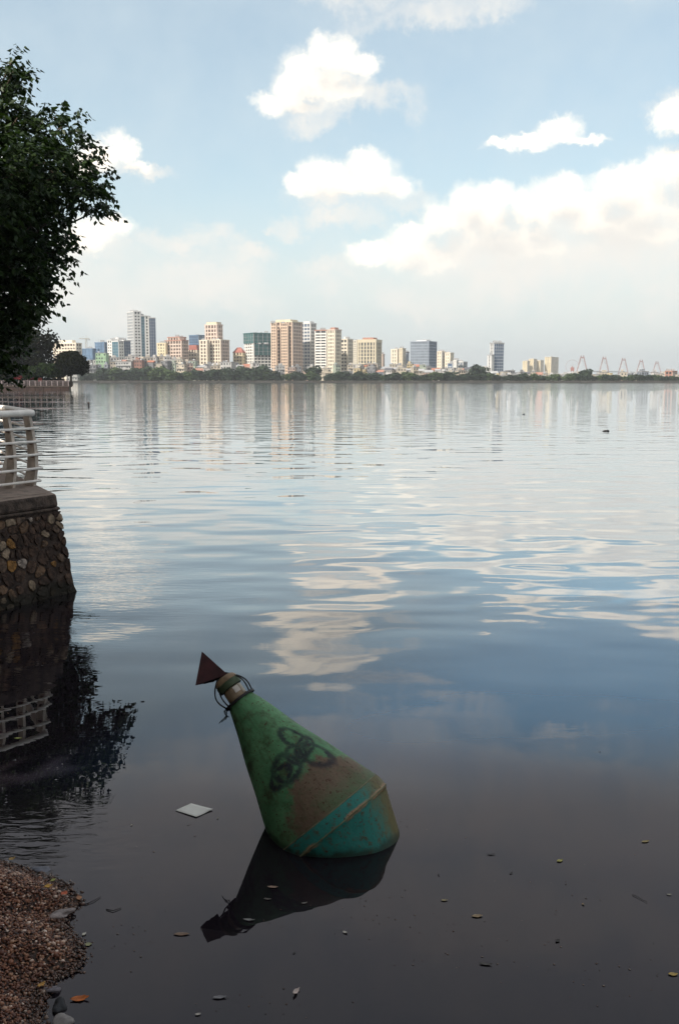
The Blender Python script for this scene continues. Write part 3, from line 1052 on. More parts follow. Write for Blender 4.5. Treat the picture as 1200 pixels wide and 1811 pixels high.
# ------------------------------------------------------------------ trees: trunk, limbs and leafy crowns
m_bark = mat('bark', (0.075, 0.055, 0.04), 0.95, 0.35, 3.0, 0.02, 14)
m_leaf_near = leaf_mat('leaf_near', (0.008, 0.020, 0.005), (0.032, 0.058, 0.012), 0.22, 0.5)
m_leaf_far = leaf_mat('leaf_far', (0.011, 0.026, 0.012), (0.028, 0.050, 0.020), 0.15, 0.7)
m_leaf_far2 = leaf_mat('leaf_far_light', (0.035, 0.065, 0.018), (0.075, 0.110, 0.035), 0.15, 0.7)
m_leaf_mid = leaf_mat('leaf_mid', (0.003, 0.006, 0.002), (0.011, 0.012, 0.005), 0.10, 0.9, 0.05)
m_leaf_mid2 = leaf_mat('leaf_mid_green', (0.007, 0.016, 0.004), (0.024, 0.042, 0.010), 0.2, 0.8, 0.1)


def unit(n, rng):
    v = rng.normal(size=(n, 3))
    return v / np.linalg.norm(v, axis=1, keepdims=True)


def clump_crown(name, lobes, n, size, rng, shell=0.55):
    """n leaf-clump faces spread through the lobes (cx,cy,cz,rx,ry,rz)"""
    lb = np.array(lobes, float)
    vol = lb[:, 3] * lb[:, 4] * lb[:, 5]
    pick = rng.choice(len(lb), n, p=vol / vol.sum())
    d = unit(n, rng)
    rad = (shell + (1 - shell) * rng.random(n)) ** 0.8 * (0.88 + 0.24 * rng.random(n))
    c = lb[pick, :3] + d * lb[pick, 3:] * rad[:, None]
    nrm = unit(n, rng) * 0.8 + d * 0.6 + np.array([0, 0, 0.35])
    nrm /= np.linalg.norm(nrm, axis=1, keepdims=True)
    a = np.cross(nrm, unit(n, rng))
    a /= np.linalg.norm(a, axis=1, keepdims=True)
    b = np.cross(nrm, a)
    s = size * (0.6 + 0.8 * rng.random(n))[:, None]
    v = np.empty((n, 5, 3))
    jit = 0.75 + 0.5 * rng.random((n, 5))
    ang = np.linspace(0, 2 * np.pi, 6)[:-1]
    for k in range(5):
        v[:, k] = c + (a * math.cos(ang[k]) * 1.15 + b * math.sin(ang[k]) * 0.8) * s * jit[:, k:k + 1] + nrm * (s * 0.18 * (k % 2))
    idx = np.arange(n * 5)
    return np_mesh(name, v.reshape(-1, 3), 5, idx)


def make_far_tree(seed, h, w, leaf, n=420, size=0.75, lobes_n=9):
    rng = np.random.default_rng(seed)
    root = empty('shore_tree', (0, 0, 0))
    th = h * 0.28
    MB().tube([(0, 0, 0), (0.1, 0, th), (0.2, 0.1, h * 0.55)], [0.30, 0.24, 0.12], 6).build('trunk', m_bark, root)
    lobes = []
    for i in range(lobes_n):
        a = rng.random() * 6.28
        rr = rng.random() ** 0.5 * w * 0.34
        z = h * (0.24 + 0.58 * rng.random())
        s = w * (0.20 + 0.12 * rng.random()) * (1.15 - 0.5 * (z / h - 0.4))
        lobes.append((rr * math.cos(a), rr * math.sin(a), z, s, s, s * 0.72))
    lobes.append((0, 0, h * 0.48, w * 0.36, w * 0.36, h * 0.36))
    lobes.append((0, 0, h * 0.22, w * 0.42, w * 0.42, h * 0.20))
    me = clump_crown('crown', lobes, n, size, rng)
    link('crown', me, leaf, root)
    return root


FAR_PROTO = [make_far_tree(21 + i, 10.5, 11.0, (m_leaf_far, m_leaf_far, m_leaf_far2, m_leaf_far)[i], 700, 0.75) for i in range(4)]
used = [False] * 4
tree_i = 0


def far_tree(px, Y, hm, label, group, wide=1.0, kind=None):
    global tree_i
    k = kind if kind is not None else RND.choice([0, 2, 1, 3, 2, 1, 3])
    if not used[k]:
        o = FAR_PROTO[k]
        used[k] = True
    else:
        o = copy_tree(FAR_PROTO[k])
    o.location = (tx(px) * Y, Y, GZ)
    s = hm / 10.5
    o.scale = (s * wide, s * wide, s)
    o.rotation_euler = (0, 0, RND.uniform(0, 6.28))
    tag(o, label, 'tree', group)
    return o


FAR_ROW = []
px = 148.0
while px < 1235:
    hm = float(np.interp(px, [140, 200, 300, 430, 480, 560, 700, 850, 900, 1000, 1200], [11.0, 14.0, 14.5, 13.0, 10.5, 10.0, 9.5, 9.5, 8.5, 8.0, 7.5])) * RND.uniform(0.62, 1.18)
    FAR_ROW.append((px, far_tree(px, RND.uniform(1008, 1019), hm * 0.9, None, 'trees along the far embankment', RND.uniform(0.95, 1.35) * (1.3 if px > 620 else 1.0))))
    px += RND.uniform(6, 15) * (0.85 if px > 620 else 1.0)
for px, hm, lab in ((433, 15.5, 'taller dark tree left of the teal netted site on the far shore'), (463, 17.0, 'tallest round tree below the teal netted site'),
                    (396, 14.0, 'round dark tree below the cream stepped tower'), (1034, 12.5, 'broad tree mass below the first bridge pylon'), (553, 15.5, 'dark tree at the foot of the white blue tower'),
                    (846, 17.0, 'small tree poking above the white house near the dark tower')):
    far_tree(px, 1022, hm, lab, 'single taller trees on the far shore', 1.15, 3)
rows = {}
for px, o in FAR_ROW:
    lm = min(LAND, key=lambda t: abs(t[0] - px))[1]
    rows.setdefault(lm, []).append(o)
for lm, lst in rows.items():
    for i, o in enumerate(lst):
        o['label'] = f'embankment tree below {lm}' + ('' if len(lst) == 1 else f', {ORD[min(i, 11)]} from left')
# far wood behind, reads as one mass
rng = np.random.default_rng(5)
lob = [(x, 2150 + rng.uniform(-60, 60), 5 + rng.uniform(-1.5, 1.5), 22, 14, 6 + rng.uniform(-1.5, 2.5)) for x in np.arange(-700, 1000, 24)]
wood = link('distant_treeline', clump_crown('distant_treeline', lob, 9000, 1.9, rng), m_leaf_far)
tag(wood, 'low hazy belt of woodland far behind the houses', 'woodland', None, 'stuff')

# ------------------------------------------------------------------ promontory on the left
PY = 268.0
m_stone_dark = mat('quay_stone', (0.045, 0.026, 0.020), 0.95, 0.4, 0.8, 0.05, 3)
m_earth = mat('earth', (0.11, 0.09, 0.06), 0.95, 0.3, 0.5)
m_white_rail = mat('rail_white_far', (0.30, 0.24, 0.235), 0.6, 0.1, 2)
pe = on_z(137, 690, 0)
edge = [(pe.x - 0.2, PY), (pe.x - 1.5, PY + 7), (pe.x - 10, PY + 30), (pe.x - 260, PY + 60), (pe.x - 260, PY - 6), (pe.x - 30, PY - 2)]
pr = MB().prism(edge, -1, 1.12).build('promontory_ground', m_earth)
tag(pr, kind='structure')
pw = empty('promontory_wall', (pe.x, PY, 0), 'low brown stone quay wall of the tree covered promontory', 'wall')
seg0, seg1 = Vector((pe.x - 0.1, PY - 0.35, 0)), Vector((pe.x - 30, PY - 2.35, 0))
tt = (seg1 - seg0).normalized()
nn = Vector((tt.y, -tt.x, 0))
Zv = Vector((0, 0, 1))
for i in range(14):
    MB().box(seg0 + tt * (i * 2.2 + 1.1) + Zv * 0.0, (2.12, 0.55 + 0.1 * RND.random(), 1.9 + 0.08 * RND.random()), (tt, nn, Zv)).build('stone_bay', m_stone_dark, pw, origin=None).matrix_parent_inverse = Matrix.Translation((-pe.x, -PY, 0))
MB().box(seg0 + tt * 15 + Zv * 1.1, (30.3, 0.9, 0.22), (tt, nn, Zv)).build('coping', mat('coping_far', (0.10, 0.075, 0.06), 0.9), pw).matrix_parent_inverse = Matrix.Translation((-pe.x, -PY, 0))
rl = empty('promontory_railing', (0, 0, 0), 'white post railing on the promontory wall', 'railing')
for i in range(21):
    MB().box(seg0 + tt * (i * 1.45 + 0.1) + Zv * 1.85, (0.16, 0.16, 1.3), (tt, nn, Zv)).build('post', m_white_rail, rl)
for z, rr in ((2.5, 0.07), (2.1, 0.035), (1.75, 0.035), (1.45, 0.035)):
    MB().tube([seg0 + Zv * z, seg0 + tt * 30 + Zv * z], rr, 5).build('rail', m_white_rail, rl)


def mid_tree(name, label, lobes_px, Y, trunk_px, leaf, n, size, seed, trunk_r=0.35):
    rng = np.random.default_rng(seed)
    base = Vector((tx(trunk_px) * Y, Y, 1.1))
    root = empty(name, base, label, 'tree')
    lobes = []
    cen = Vector((0, 0, 0))
    for lx, ly, r_x, r_y in lobes_px:
        c = at(lx, ly, Y) - base
        sx, sz = r_x / F * Y, r_y / F * Y
        cen += c
        for dyy in (-0.5, 0.5):
            lobes.append((c.x, dyy * sx * 1.1, c.z, sx, sx, sz))
    cen /= len(lobes_px)
    tb = MB().tube([(0, 0, -0.2), (0.1, 0, cen.z * 0.4), (cen.x * 0.5, 0, cen.z * 0.75)], [trunk_r, trunk_r * 0.8, trunk_r * 0.5], 7)
    for l in lobes[::2]:
        tb.tube([(cen.x * 0.2, 0, cen.z * 0.45), (l[0] * 0.6, l[1] * 0.5, (cen.z * 0.5 + l[2]) * 0.5), (l[0], l[1], l[2])], [trunk_r * 0.45, trunk_r * 0.25, 0.05], 5)
    tb.build('trunk', m_bark, root)
    link('crown', clump_crown('crown', lobes, n, size, rng, 0.35), leaf, root)
    return root


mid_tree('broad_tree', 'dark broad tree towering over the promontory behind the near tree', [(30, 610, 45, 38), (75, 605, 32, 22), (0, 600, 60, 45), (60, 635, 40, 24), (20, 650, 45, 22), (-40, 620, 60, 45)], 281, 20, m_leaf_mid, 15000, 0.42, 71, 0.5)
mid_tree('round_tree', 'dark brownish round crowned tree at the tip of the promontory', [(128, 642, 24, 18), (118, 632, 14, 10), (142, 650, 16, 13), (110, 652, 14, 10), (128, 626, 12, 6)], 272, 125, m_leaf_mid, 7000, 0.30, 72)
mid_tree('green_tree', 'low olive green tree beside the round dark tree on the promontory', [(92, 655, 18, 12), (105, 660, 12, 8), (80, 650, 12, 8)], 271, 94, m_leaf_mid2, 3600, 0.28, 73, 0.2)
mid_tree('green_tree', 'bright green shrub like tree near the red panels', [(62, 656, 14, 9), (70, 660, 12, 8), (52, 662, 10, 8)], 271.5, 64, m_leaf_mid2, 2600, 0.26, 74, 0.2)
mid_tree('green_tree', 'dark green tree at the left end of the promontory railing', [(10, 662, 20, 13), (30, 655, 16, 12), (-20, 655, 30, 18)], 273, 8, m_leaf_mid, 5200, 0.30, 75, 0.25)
for px in (104, 112, 119):
    rng = np.random.default_rng(int(px))
    b = Vector((tx(px) * 270.5, 270.5, 1.1))
    ro = empty('slim_tree', b, {104: 'first slim trunked sapling behind the railing, beneath the round tree', 112: 'second slim trunked sapling behind the railing, beneath the round tree', 119: 'third slim trunked sapling behind the railing, beneath the round tree'}[px], 'tree', 'saplings at the promontory tip')
    MB().tube([(0, 0, -0.1), (0.1, 0, 1.8), (0, 0.1, 4.2)], [0.11, 0.09, 0.05], 6).build('trunk', m_bark, ro)
    link('crown', clump_crown('crown', [(0, 0, 3.7, 1.3, 1.3, 1.0), (0.5, 0, 4.2, 0.9, 0.9, 0.8)], 420, 0.26, rng, 0.3), m_leaf_mid, ro)
rng = np.random.default_rng(15)
hedge = empty('clipped_hedge', (tx(50) * 274, 274, 1.1), 'dark hedge behind the promontory railing', 'hedge')
hl = [(at(px_, 672, 274).x - tx(50) * 274 + rng.uniform(-.4, .4), rng.uniform(-.5, .5), 1.2, 1.3, 1.1, 1.2 + rng.uniform(-.2, .5)) for px_ in range(-60, 112, 7)]
link('foliage', clump_crown('foliage', hl, 6500, 0.22, rng, 0.4), m_leaf_mid, hedge)
MB().box((0, 0.3, 0.6), (24, 0.3, 1.2)).build('stems', m_bark, hedge)
m_redp = mat('red_fabric', (0.30, 0.025, 0.03), 0.8, 0.2, 1)
m_redp2 = mat('orange_fabric', (0.45, 0.05, 0.03), 0.8, 0.2, 1)
for x0, x1, y0, y1, Y, lab, m_ in ((26, 40, 664, 671, 272.0, 'leftmost dull red cloth awning behind the promontory railing', m_redp), (50, 63, 664, 671, 272.2, 'wider red cloth awning in the middle, behind the promontory railing', m_redp), (69, 75, 664, 675, 271.8, 'narrow orange red awning panel right of the other two', m_redp2)):
    a, b = at(x0, y1, Y), at(x1, y0, Y)
    ro = empty('awning', ((a.x + b.x) / 2, Y, 1.12), lab, 'awning', 'red awnings on the promontory')
    w, z0, z1 = b.x - a.x, a.z - 1.12, b.z - 1.12
    MB().add([(-w / 2, -0.6, z0), (w / 2, -0.6, z0), (w / 2, -0.5, z0 + (z1 - z0) * 0.6), (-w / 2, -0.5, z0 + (z1 - z0) * 0.6), (w / 2, 0.9, z1), (-w / 2, 0.9, z1),
              (-w / 2, -0.57, z0), (w / 2, -0.57, z0)], [(0, 1, 2, 3), (3, 2, 4, 5), (7, 6, 5, 4)]).build('cloth', m_, ro)
    for s in (-1, 1):
        MB().tube([(s * w * 0.48, -0.5, 0), (s * w * 0.48, -0.5, z0 + 0.4)], 0.04, 5).build('pole', m_white_rail, ro)
        MB().tube([(s * w * 0.48, 0.85, 0), (s * w * 0.48, 0.85, z1 - 0.05)], 0.04, 5).build('pole', m_white_rail, ro)

# ------------------------------------------------------------------ near quay on the left
DIRW = Vector((-0.50, -0.866, 0)).normalized()        # along the front face, from the corner towards the left
NRM = Vector((0.866, -0.50, 0)).normalized()
DIRB = Vector((-0.46, 0.888, 0)).normalized()         # return side
NRB = Vector((0.888, 0.46, 0)).normalized()
base_c = on_z(135, 1046, 0)
WALLH = 1.31
top_c = Vector((base_c.x - 0.25, base_c.y + 0.16, 0))
m_mortar = mat('mortar', (0.050, 0.034, 0.026), 0.95, 0.6, 7.0, 0.02, 30, tide=0.22)
m_cope = mat('quay_concrete', (0.082, 0.058, 0.044), 0.9, 0.6, 9.0, 0.02, 30)
m_cope_top = mat('quay_concrete_top', (0.24, 0.18, 0.14), 0.9, 0.3, 6.0, 0.006, 40)
QL = 13.0
wall = empty('stone_quay_wall', (base_c.x, base_c.y, 0), 'battered stone quay wall with concrete coping, under the white railing', 'wall')
inv = Matrix.Translation((-base_c.x, -base_c.y, 0))


def wpt(s, v, out=0.0):
    """point on the front face: s metres from the corner, v height above water"""
    k = (v + 0.6) / (WALLH + 0.6)
    off = 0.25 * v / WALLH
    b = Vector((base_c.x, base_c.y, 0)) + DIRW * s - (NRM * 0.81 + NRB * 0.19) * off * (1.12 if s < 0.01 else 1.0)
    slope = Vector((NRM.x, NRM.y, 0.19)).normalized()
    return b + Vector((0, 0, v)) + slope * out


# core body of the quay (front and return faces) as a lofted ring
def ring_pts(off, z):
    c = Vector((base_c.x, base_c.y, 0)) - (NRM * 0.9 + NRB * 0.5) * off
    return [c + DIRW * QL + Vector((0, 0, z)), c + Vector((0, 0, z)), c + DIRB * 21 + Vector((0, 0, z)), c + DIRB * 21 + Vector((-60, 40, z)), c + DIRW * QL + Vector((-60, 20, z))]


lo, hi = ring_pts(-0.064, -0.5), ring_pts(0.172, 1.09)
k = len(lo)
cb2 = MB().add(lo + hi, [tuple(range(k - 1, -1, -1)), tuple(range(k, 2 * k))] + [(i, (i + 1) % k, k + (i + 1) % k, k + i) for i in range(k)])
cb2.build('mortar_core', m_mortar, wall).matrix_parent_inverse = inv


# irregular stones set in the mortar: cells of a jittered lattice, shrunk and domed
def clip(poly, p, q):
    m_, d_ = (p + q) * 0.5, q - p
    out = []
    for i in range(len(poly)):
        a, b = poly[i], poly[(i + 1) % len(poly)]
        da, db = (a - m_).dot(d_), (b - m_).dot(d_)
        if da <= 0:
            out.append(a)
        if da * db < 0:
            out.append(a.lerp(b, da / (da - db)))
    return out


stone_cols = [(0.26, 0.21, 0.155), (0.085, 0.055, 0.040), (0.14, 0.092, 0.06), (0.36, 0.32, 0.29), (0.27, 0.15, 0.05), (0.052, 0.034, 0.026), (0.125, 0.09, 0.068), (0.068, 0.044, 0.033)]
stone_w = [3.0, 4, 3.5, 2.2, 2.0, 5, 3, 4]
stone_m = [mat('wall_stone_%s' % c, tuple(x_ * f_ for x_, f_ in zip(col, (0.86, 0.78, 0.70))), 0.9, 0.7, 13.0, 0.014, 22, tide=0.22) for c, col in zip('abcdefgh', stone_cols)]
seeds = []
srng = random.Random(4)
SL, Z0, Z1 = 3.6, -0.12, 1.075
tries = 0
while tries < 6000 and len(seeds) < 320:
    tries += 1
    p = Vector((srng.uniform(0.02, SL), srng.uniform(Z0, Z1)))
    need = 0.060 + 0.22 * srng.random() ** 2.0 + 0.03 * (1 - p.y)
    if all((p - q[0]).length > (need + q[1]) * 0.55 for q in seeds):
        seeds.append((p, need))
for i, (p, need) in enumerate(seeds):
    poly = [Vector((max(0.0, p.x - 0.35), max(Z0, p.y - 0.35))), Vector((p.x + 0.35, max(Z0, p.y - 0.35))), Vector((p.x + 0.35, min(Z1, p.y + 0.35))), Vector((max(0.0, p.x - 0.35), min(Z1, p.y + 0.35)))]
    for q, _ in seeds:
        if q is not p and (q - p).length < 0.8:
            poly = clip(poly, p, q)
    if len(poly) < 3:
        continue
    cen = sum(poly, Vector((0, 0))) / len(poly)
    # subdivide and roughen the outline
    pts = []
    for j in range(len(poly)):
        a, b = poly[j], poly[(j + 1) % len(poly)]
        pts.append(a.lerp(b, 0.22))
        pts.append(a.lerp(b, 0.5) + Vector((srng.uniform(-.008, .008), srng.uniform(-.008, .008))))
        pts.append(a.lerp(b, 0.78))
    gap = 0.95 - 0.16 * srng.random()
    if srng.random() < 0.22:
        gap *= 0.66
    prd = srng.uniform(0.002, 0.014)
    mb = MB()
    n = len(pts)
    tl = (srng.uniform(-.10, .10), srng.uniform(-.12, .12))
    rows = [(1.0, -0.05), (0.97, prd * 0.55), (0.80, prd)]
    vs = []
    for sc_, ou in rows:
        for q in pts:
            w = cen + (q - cen) * gap * sc_
            jit = srng.uniform(-0.006, 0.006) if ou > 0 else 0
            vs.append(wpt(w.x, w.y, ou + jit + ((w - cen).x * tl[0] + (w - cen).y * tl[1] if ou > 0 else 0)))
    vs.append(wpt(cen.x, cen.y, prd * 1.12))
    fs = []
    for r_ in range(2):
        for j in range(n):
            fs.append((r_ * n + j, (r_ + 1) * n + j, (r_ + 1) * n + (j + 1) % n, r_ * n + (j + 1) % n))
    for j in range(n):
        fs.append((2 * n + j, 3 * n, 2 * n + (j + 1) % n))
    mb.add(vs, fs)
    st = mb.build('stone', srng.choices(stone_m, stone_w)[0], wall)
    st.matrix_parent_inverse = inv

# concrete coping in two courses
for off_o, z0, z1, m_, nm in ((0.148, 1.095, 1.13, m_cope, 'coping_ledge'), (0.166, 1.132, WALLH, m_cope, 'coping')):
    a, b = ring_pts(off_o, z0), ring_pts(off_o + (0.02 if nm == 'coping' else 0), z1)
    o = MB().add(a + b, [tuple(range(k - 1, -1, -1)), tuple(range(k, 2 * k))] + [(i, (i + 1) % k, k + (i + 1) % k, k + i) for i in range(k)]).build(nm, m_, wall)
    o.matrix_parent_inverse = inv
    if nm == 'coping':
        o.data.materials.append(m_cope_top)  # coping top paler than its sides, the lit upper face put into the colour
        o.data.polygons[1].material_index = 1
    bv = o.modifiers.new('bevel', 'BEVEL')
    bv.width = 0.035 if nm == 'coping' else 0.012
    bv.segments = 2
pave = [p + Vector((0, 0, 0)) for p in ring_pts(0.30, WALLH + 0.004)]
qp = MB().prism([(p.x, p.y) for p in pave], WALLH - 0.1, WALLH + 0.006).build('quay_pavement', m_cope_top)
tag(qp, kind='structure')

# railing on the quay corner
m_rail = mat('rail_paint', (0.90, 0.82, 0.73), 0.5, 0.12, 8.0, 0.002, 60)
m_post = mat('post_paint', (0.56, 0.48, 0.40), 0.7, 0.25, 9.0, 0.004, 40)
m_rust = mat('rust_dark', (0.10, 0.045, 0.03), 0.9, 0.4, 20)
ZR = [2.34, 2.125, 1.94, 1.757, 1.564, 1.385]
RO = [0.00, 0.035, 0.065, 0.085, 0.085, 0.045]
rc = Vector((tx(54) * 14.05 * 1.0, 14.05, 0))


def bow(z):
    return float(np.interp(z, [1.31, 1.385, 1.564, 1.757, 1.94, 2.125, 2.34], [0.03, 0.045, 0.085, 0.085, 0.065, 0.035, -0.02]))


def fence(name, label, c, d, n, length, step):
    ro = empty(name, (c.x, c.y, WALLH), label, 'railing', 'white railing of the quay')
    iv = Matrix.Translation((-c.x, -c.y, -WALLH))
    cnt = int(length / step)
    for i in range(cnt):
        s = 0.03 + i * step
        vs = []
        zz = np.linspace(WALLH - 0.01, 2.31, 9)
        for side in (-0.025, 0.025):
            for z in zz:
                wdt = float(np.interp(z, [1.31, 1.7, 2.3], [0.175, 0.14, 0.09]))
                o_ = bow(z)
                for e in (o_, o_ - wdt):
                    p = c + d * (s + side) + n * e
                    vs.append((p.x, p.y, z))
        m_ = len(zz)
        fs = []
        for q in range(m_ - 1):
            a = q * 2
            fs.append((a, a + 1, a + 3, a + 2))
            b = m_ * 2 + q * 2
            fs.append((b, b + 2, b + 3, b + 1))
            fs.append((a, a + 2, b + 2, b))
            fs.append((a + 1, b + 1, b + 3, a + 3))
        e = (m_ - 1) * 2
        fs.append((e, e + 1, m_ * 2 + e + 1, m_ * 2 + e))
        po = MB().add(vs, fs).build('post', m_post, ro)
        po.matrix_parent_inverse = iv
        if i < 14:
            bo = MB()
            for z, e_ in list(zip(ZR, RO))[1:5]:
                p = c + d * (s + 0.045) + n * (e_ - 0.06)
                bo.tube([(p.x, p.y, z - 0.02), (p.x + n.x * 0.05, p.y + n.y * 0.05, z - 0.02)], 0.02, 6)
            tag(bo.build('rail_bolts', m_rust, po), kind='stuff')
    for i, (z, e_) in enumerate(zip(ZR, RO)):
        rr = 0.048 if i == 0 else 0.019
        a = c - d * (0.02 if i == 0 else 0.06) + n * (e_ + 0.012)
        b = c + d * length + n * (e_ + 0.012)
        pts = [a - n * 0.06 - d * 0.02, a] if i else [a - n * 0.03 + d * 0.01, a + d * 0.02]
        pts = [Vector((p.x, p.y, z)) for p in pts]
        for q in range(1, 9):
            p = a.lerp(b, q / 8)
            pts.append(Vector((p.x, p.y, z + RND.uniform(-0.006, 0.006))))
        o = MB().tube(pts, rr, 10).build('top_rail' if i == 0 else 'rail', m_rail, ro, True)
        o.matrix_parent_inverse = iv
    return ro


fence('quay_railing', 'white railing with bowed flat posts along the front of the quay', rc, DIRW, NRM, 9.5, 0.38)
fence('quay_railing', 'white railing going back from the quay corner, behind the front one', rc + DIRB * 0.12, DIRB, NRB, 16, 1.9)

# quay behind the camera where the shade trees grow
bq = MB().prism([(-9.9, 1.6), (45, 1.2), (45, -45), (-60, -45), (-60, 10), (-11, 2.6)], -0.8, 1.25).build('promenade_pavement', m_cope_top)
tag(bq, kind='structure')

# ------------------------------------------------------------------ the big near tree
def leaf_tree_mesh(lobes, n_sprig, rng):
    lb = np.array(lobes, float)
    area = lb[:, 3] ** 2
    pick = rng.choice(len(lb), n_sprig, p=area / area.sum())
    d = unit(n_sprig, rng)
    d[:, 2] = d[:, 2] * 0.9 + 0.05
    rad = 0.35 + 0.66 * rng.random(n_sprig) ** 0.55
    c = lb[pick, :3] + d * lb[pick, 3:4] * rad[:, None] * np.array([1, 1, 0.95])
    out = d + np.array([0.25, -0.1, 0.25]) + unit(n_sprig, rng) * 0.35
    out /= np.linalg.norm(out, axis=1, keepdims=True)
    V, I = [], []
    per = 9
    base = 0
    leafs = []
    for k in range(per):
        t = (k + 0.6) / per
        ln = 0.46 * (0.7 + 0.6 * rng.random(n_sprig))[:, None]
        pos = c + out * ln * t + np.array([0, 0, -0.34]) * (t ** 2) * ln
        side = np.cross(out, np.array([0, 0, 1.0]))
        side /= np.linalg.norm(side, axis=1, keepdims=True) + 1e-9
        sg = 1 if k % 2 else -1
        dr = out * 0.35 + side * sg * 0.8 + np.array([0, 0, -0.75]) + unit(n_sprig, rng) * 0.45
        dr /= np.linalg.norm(dr, axis=1, keepdims=True)
        wd = np.cross(dr, unit(n_sprig, rng) * 0.7 + np.array([0, 0, 1.0]))
        wd /= np.linalg.norm(wd, axis=1, keepdims=True) + 1e-9
        nr = np.cross(dr, wd)
        s = (0.175 * (0.65 + 0.6 * rng.random(n_sprig)))[:, None]
        p0 = pos + dr * s * 0.15
        v = np.stack([p0, p0 + dr * s * 0.38 + wd * s * 0.33 + nr * s * 0.10, p0 + dr * s * 1.12 - nr * s * 0.06, p0 + dr * s * 0.38 - wd * s * 0.33 + nr * s * 0.10], axis=1)
        leafs.append(v)
    v = np.concatenate(leafs, 0)
    nL = len(v)
    verts = v.reshape(-1, 3)
    b = np.arange(nL)[:, None] * 4
    idx = np.concatenate([b + np.array([[0, 1, 2]]), b + np.array([[0, 2, 3]])], 1).ravel()
    return np_mesh('crown', verts, 3, idx)


TY = 30.0
T_BASE = Vector((-13.9, 30.6, WALLH))
LOBES_PX = [(20, 112, 22, 0.1), (22, 132, 30, 0), (0, 180, 50, 0.6), (40, 215, 46, -0.5), (85, 235, 50, 0.3), (125, 222, 34, -0.6), (150, 268, 42, 0.2), (182, 318, 34, 0.5), (165, 345, 46, -0.8), (196, 372, 24, 0.0),
            (120, 310, 60, -1.2), (110, 330, 60, 1.4), (60, 300, 75, -1.8), (50, 320, 75, 1.6), (0, 280, 85, 0.0), (-20, 330, 90, -2.4), (-10, 360, 90, 2.4), (80, 400, 66, -1.0), (105, 415, 52, 0.9),
            (145, 445, 34, 0.1), (125, 478, 32, -0.4), (60, 450, 70, 1.3), (40, 460, 75, -1.5), (0, 430, 90, 0.4), (85, 520, 40, 0.2), (98, 560, 22, -0.2), (50, 535, 50, 0.9), (30, 525, 60, -1.0), (0, 520, 80, 0.2), (70, 570, 20, 0.4), (20, 575, 36, -0.3), (0, 605, 44, 0.3), (22, 625, 26, 0.0), (-30, 640, 52, -0.4), (-80, 620, 70, 0.4), (4, 655, 26, 0.2),
            (-70, 180, 80, 0.0), (-90, 260, 100, -1.5), (-80, 330, 100, 1.8), (-150, 300, 110, 0.0), (-100, 430, 110, -1.6), (-110, 450, 110, 1.9), (-200, 400, 110, 0.6), (-90, 540, 90, 0.0), (-180, 520, 90, -0.8),
            (-260, 330, 100, 0.4), (-300, 430, 100, -0.6), (-210, 220, 90, 0.3), (-150, 130, 60, 0.0), (-370, 400, 80, 0.4), (-350, 300, 80, -0.5)]
lobes = []
for lx, ly, lr, ddy in LOBES_PX:
    if lx > 30:
        lx -= float(np.interp(ly, [100, 300, 400, 480, 580], [4, 20, 24, 40, 46]))
        lr *= 0.92
    c = at(lx, ly, TY + ddy) - T_BASE
    lobes.append((c.x, c.y, c.z, lr * 0.9 / F * TY, 0, 0))
rng = np.random.default_rng(31)
tree = empty('lakeside_tree', T_BASE, 'large dark leafy tree overhanging the lake beside the quay', 'tree')
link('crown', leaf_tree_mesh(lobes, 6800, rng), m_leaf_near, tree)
tb = MB().tube([(0, 0, -0.2), (0.15, -0.1, 1.4), (0.5, -0.1, 2.8), (0.9, -0.1, 4.2)], [0.42, 0.34, 0.29, 0.22], 10)
forks = [Vector((0.5, -0.1, 2.8)), Vector((0.9, -0.1, 4.2)), Vector((0.2, -0.1, 1.9))]
for i, l in enumerate(lobes):
    c = Vector(l[:3])
    f0 = forks[i % 3]
    mid = f0.lerp(c, 0.5) + Vector((RND.uniform(-.3, .3), RND.uniform(-.3, .3), 0.35))
    tb.tube([f0, f0.lerp(mid, 0.5) + Vector((0, 0, 0.1)), mid, c], [0.10, 0.075, 0.05, 0.02], 5)
    for _ in range(3):
        e = c + Vector((RND.uniform(-1, 1), RND.uniform(-1, 1), RND.uniform(-0.6, 1))) * l[3] * 0.8
        tb.tube([c, e], [0.018, 0.006], 4)
tb.build('trunk', m_bark, tree)
# dense shade trees of the promenade around the viewpoint
def shade_tree():
    rg = np.random.default_rng(88)
    ro = empty('shade_tree', (0, 0, 0))
    lob = []
    for i in range(22):
        a_ = rg.random() * 6.28
        q_ = rg.random() ** 0.5
        s_ = rg.uniform(1.5, 2.2)
        lob.append((4.2 * q_ * math.cos(a_), 4.2 * q_ * math.sin(a_), 7.6 - 1.5 * q_ * q_ + rg.uniform(-1.2, 1.6), s_, s_, s_ * 0.75))
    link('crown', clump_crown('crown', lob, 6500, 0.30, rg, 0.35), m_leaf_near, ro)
    t_ = MB().tube([(0, 0, -0.2), (0.1, 0, 1.6), (0.0, 0.1, 3.2), (0.1, 0.1, 5.0)], [0.40, 0.33, 0.28, 0.2], 10)
    for l_ in lob:
        c_ = Vector(l_[:3])
        t_.tube([(0, 0.1, 3.1), Vector((0, 0.1, 3.6)).lerp(c_, 0.5) + Vector((0, 0, 0.3)), c_], [0.12, 0.07, 0.02], 5)
    t_.build('trunk', m_bark, ro)
    return ro


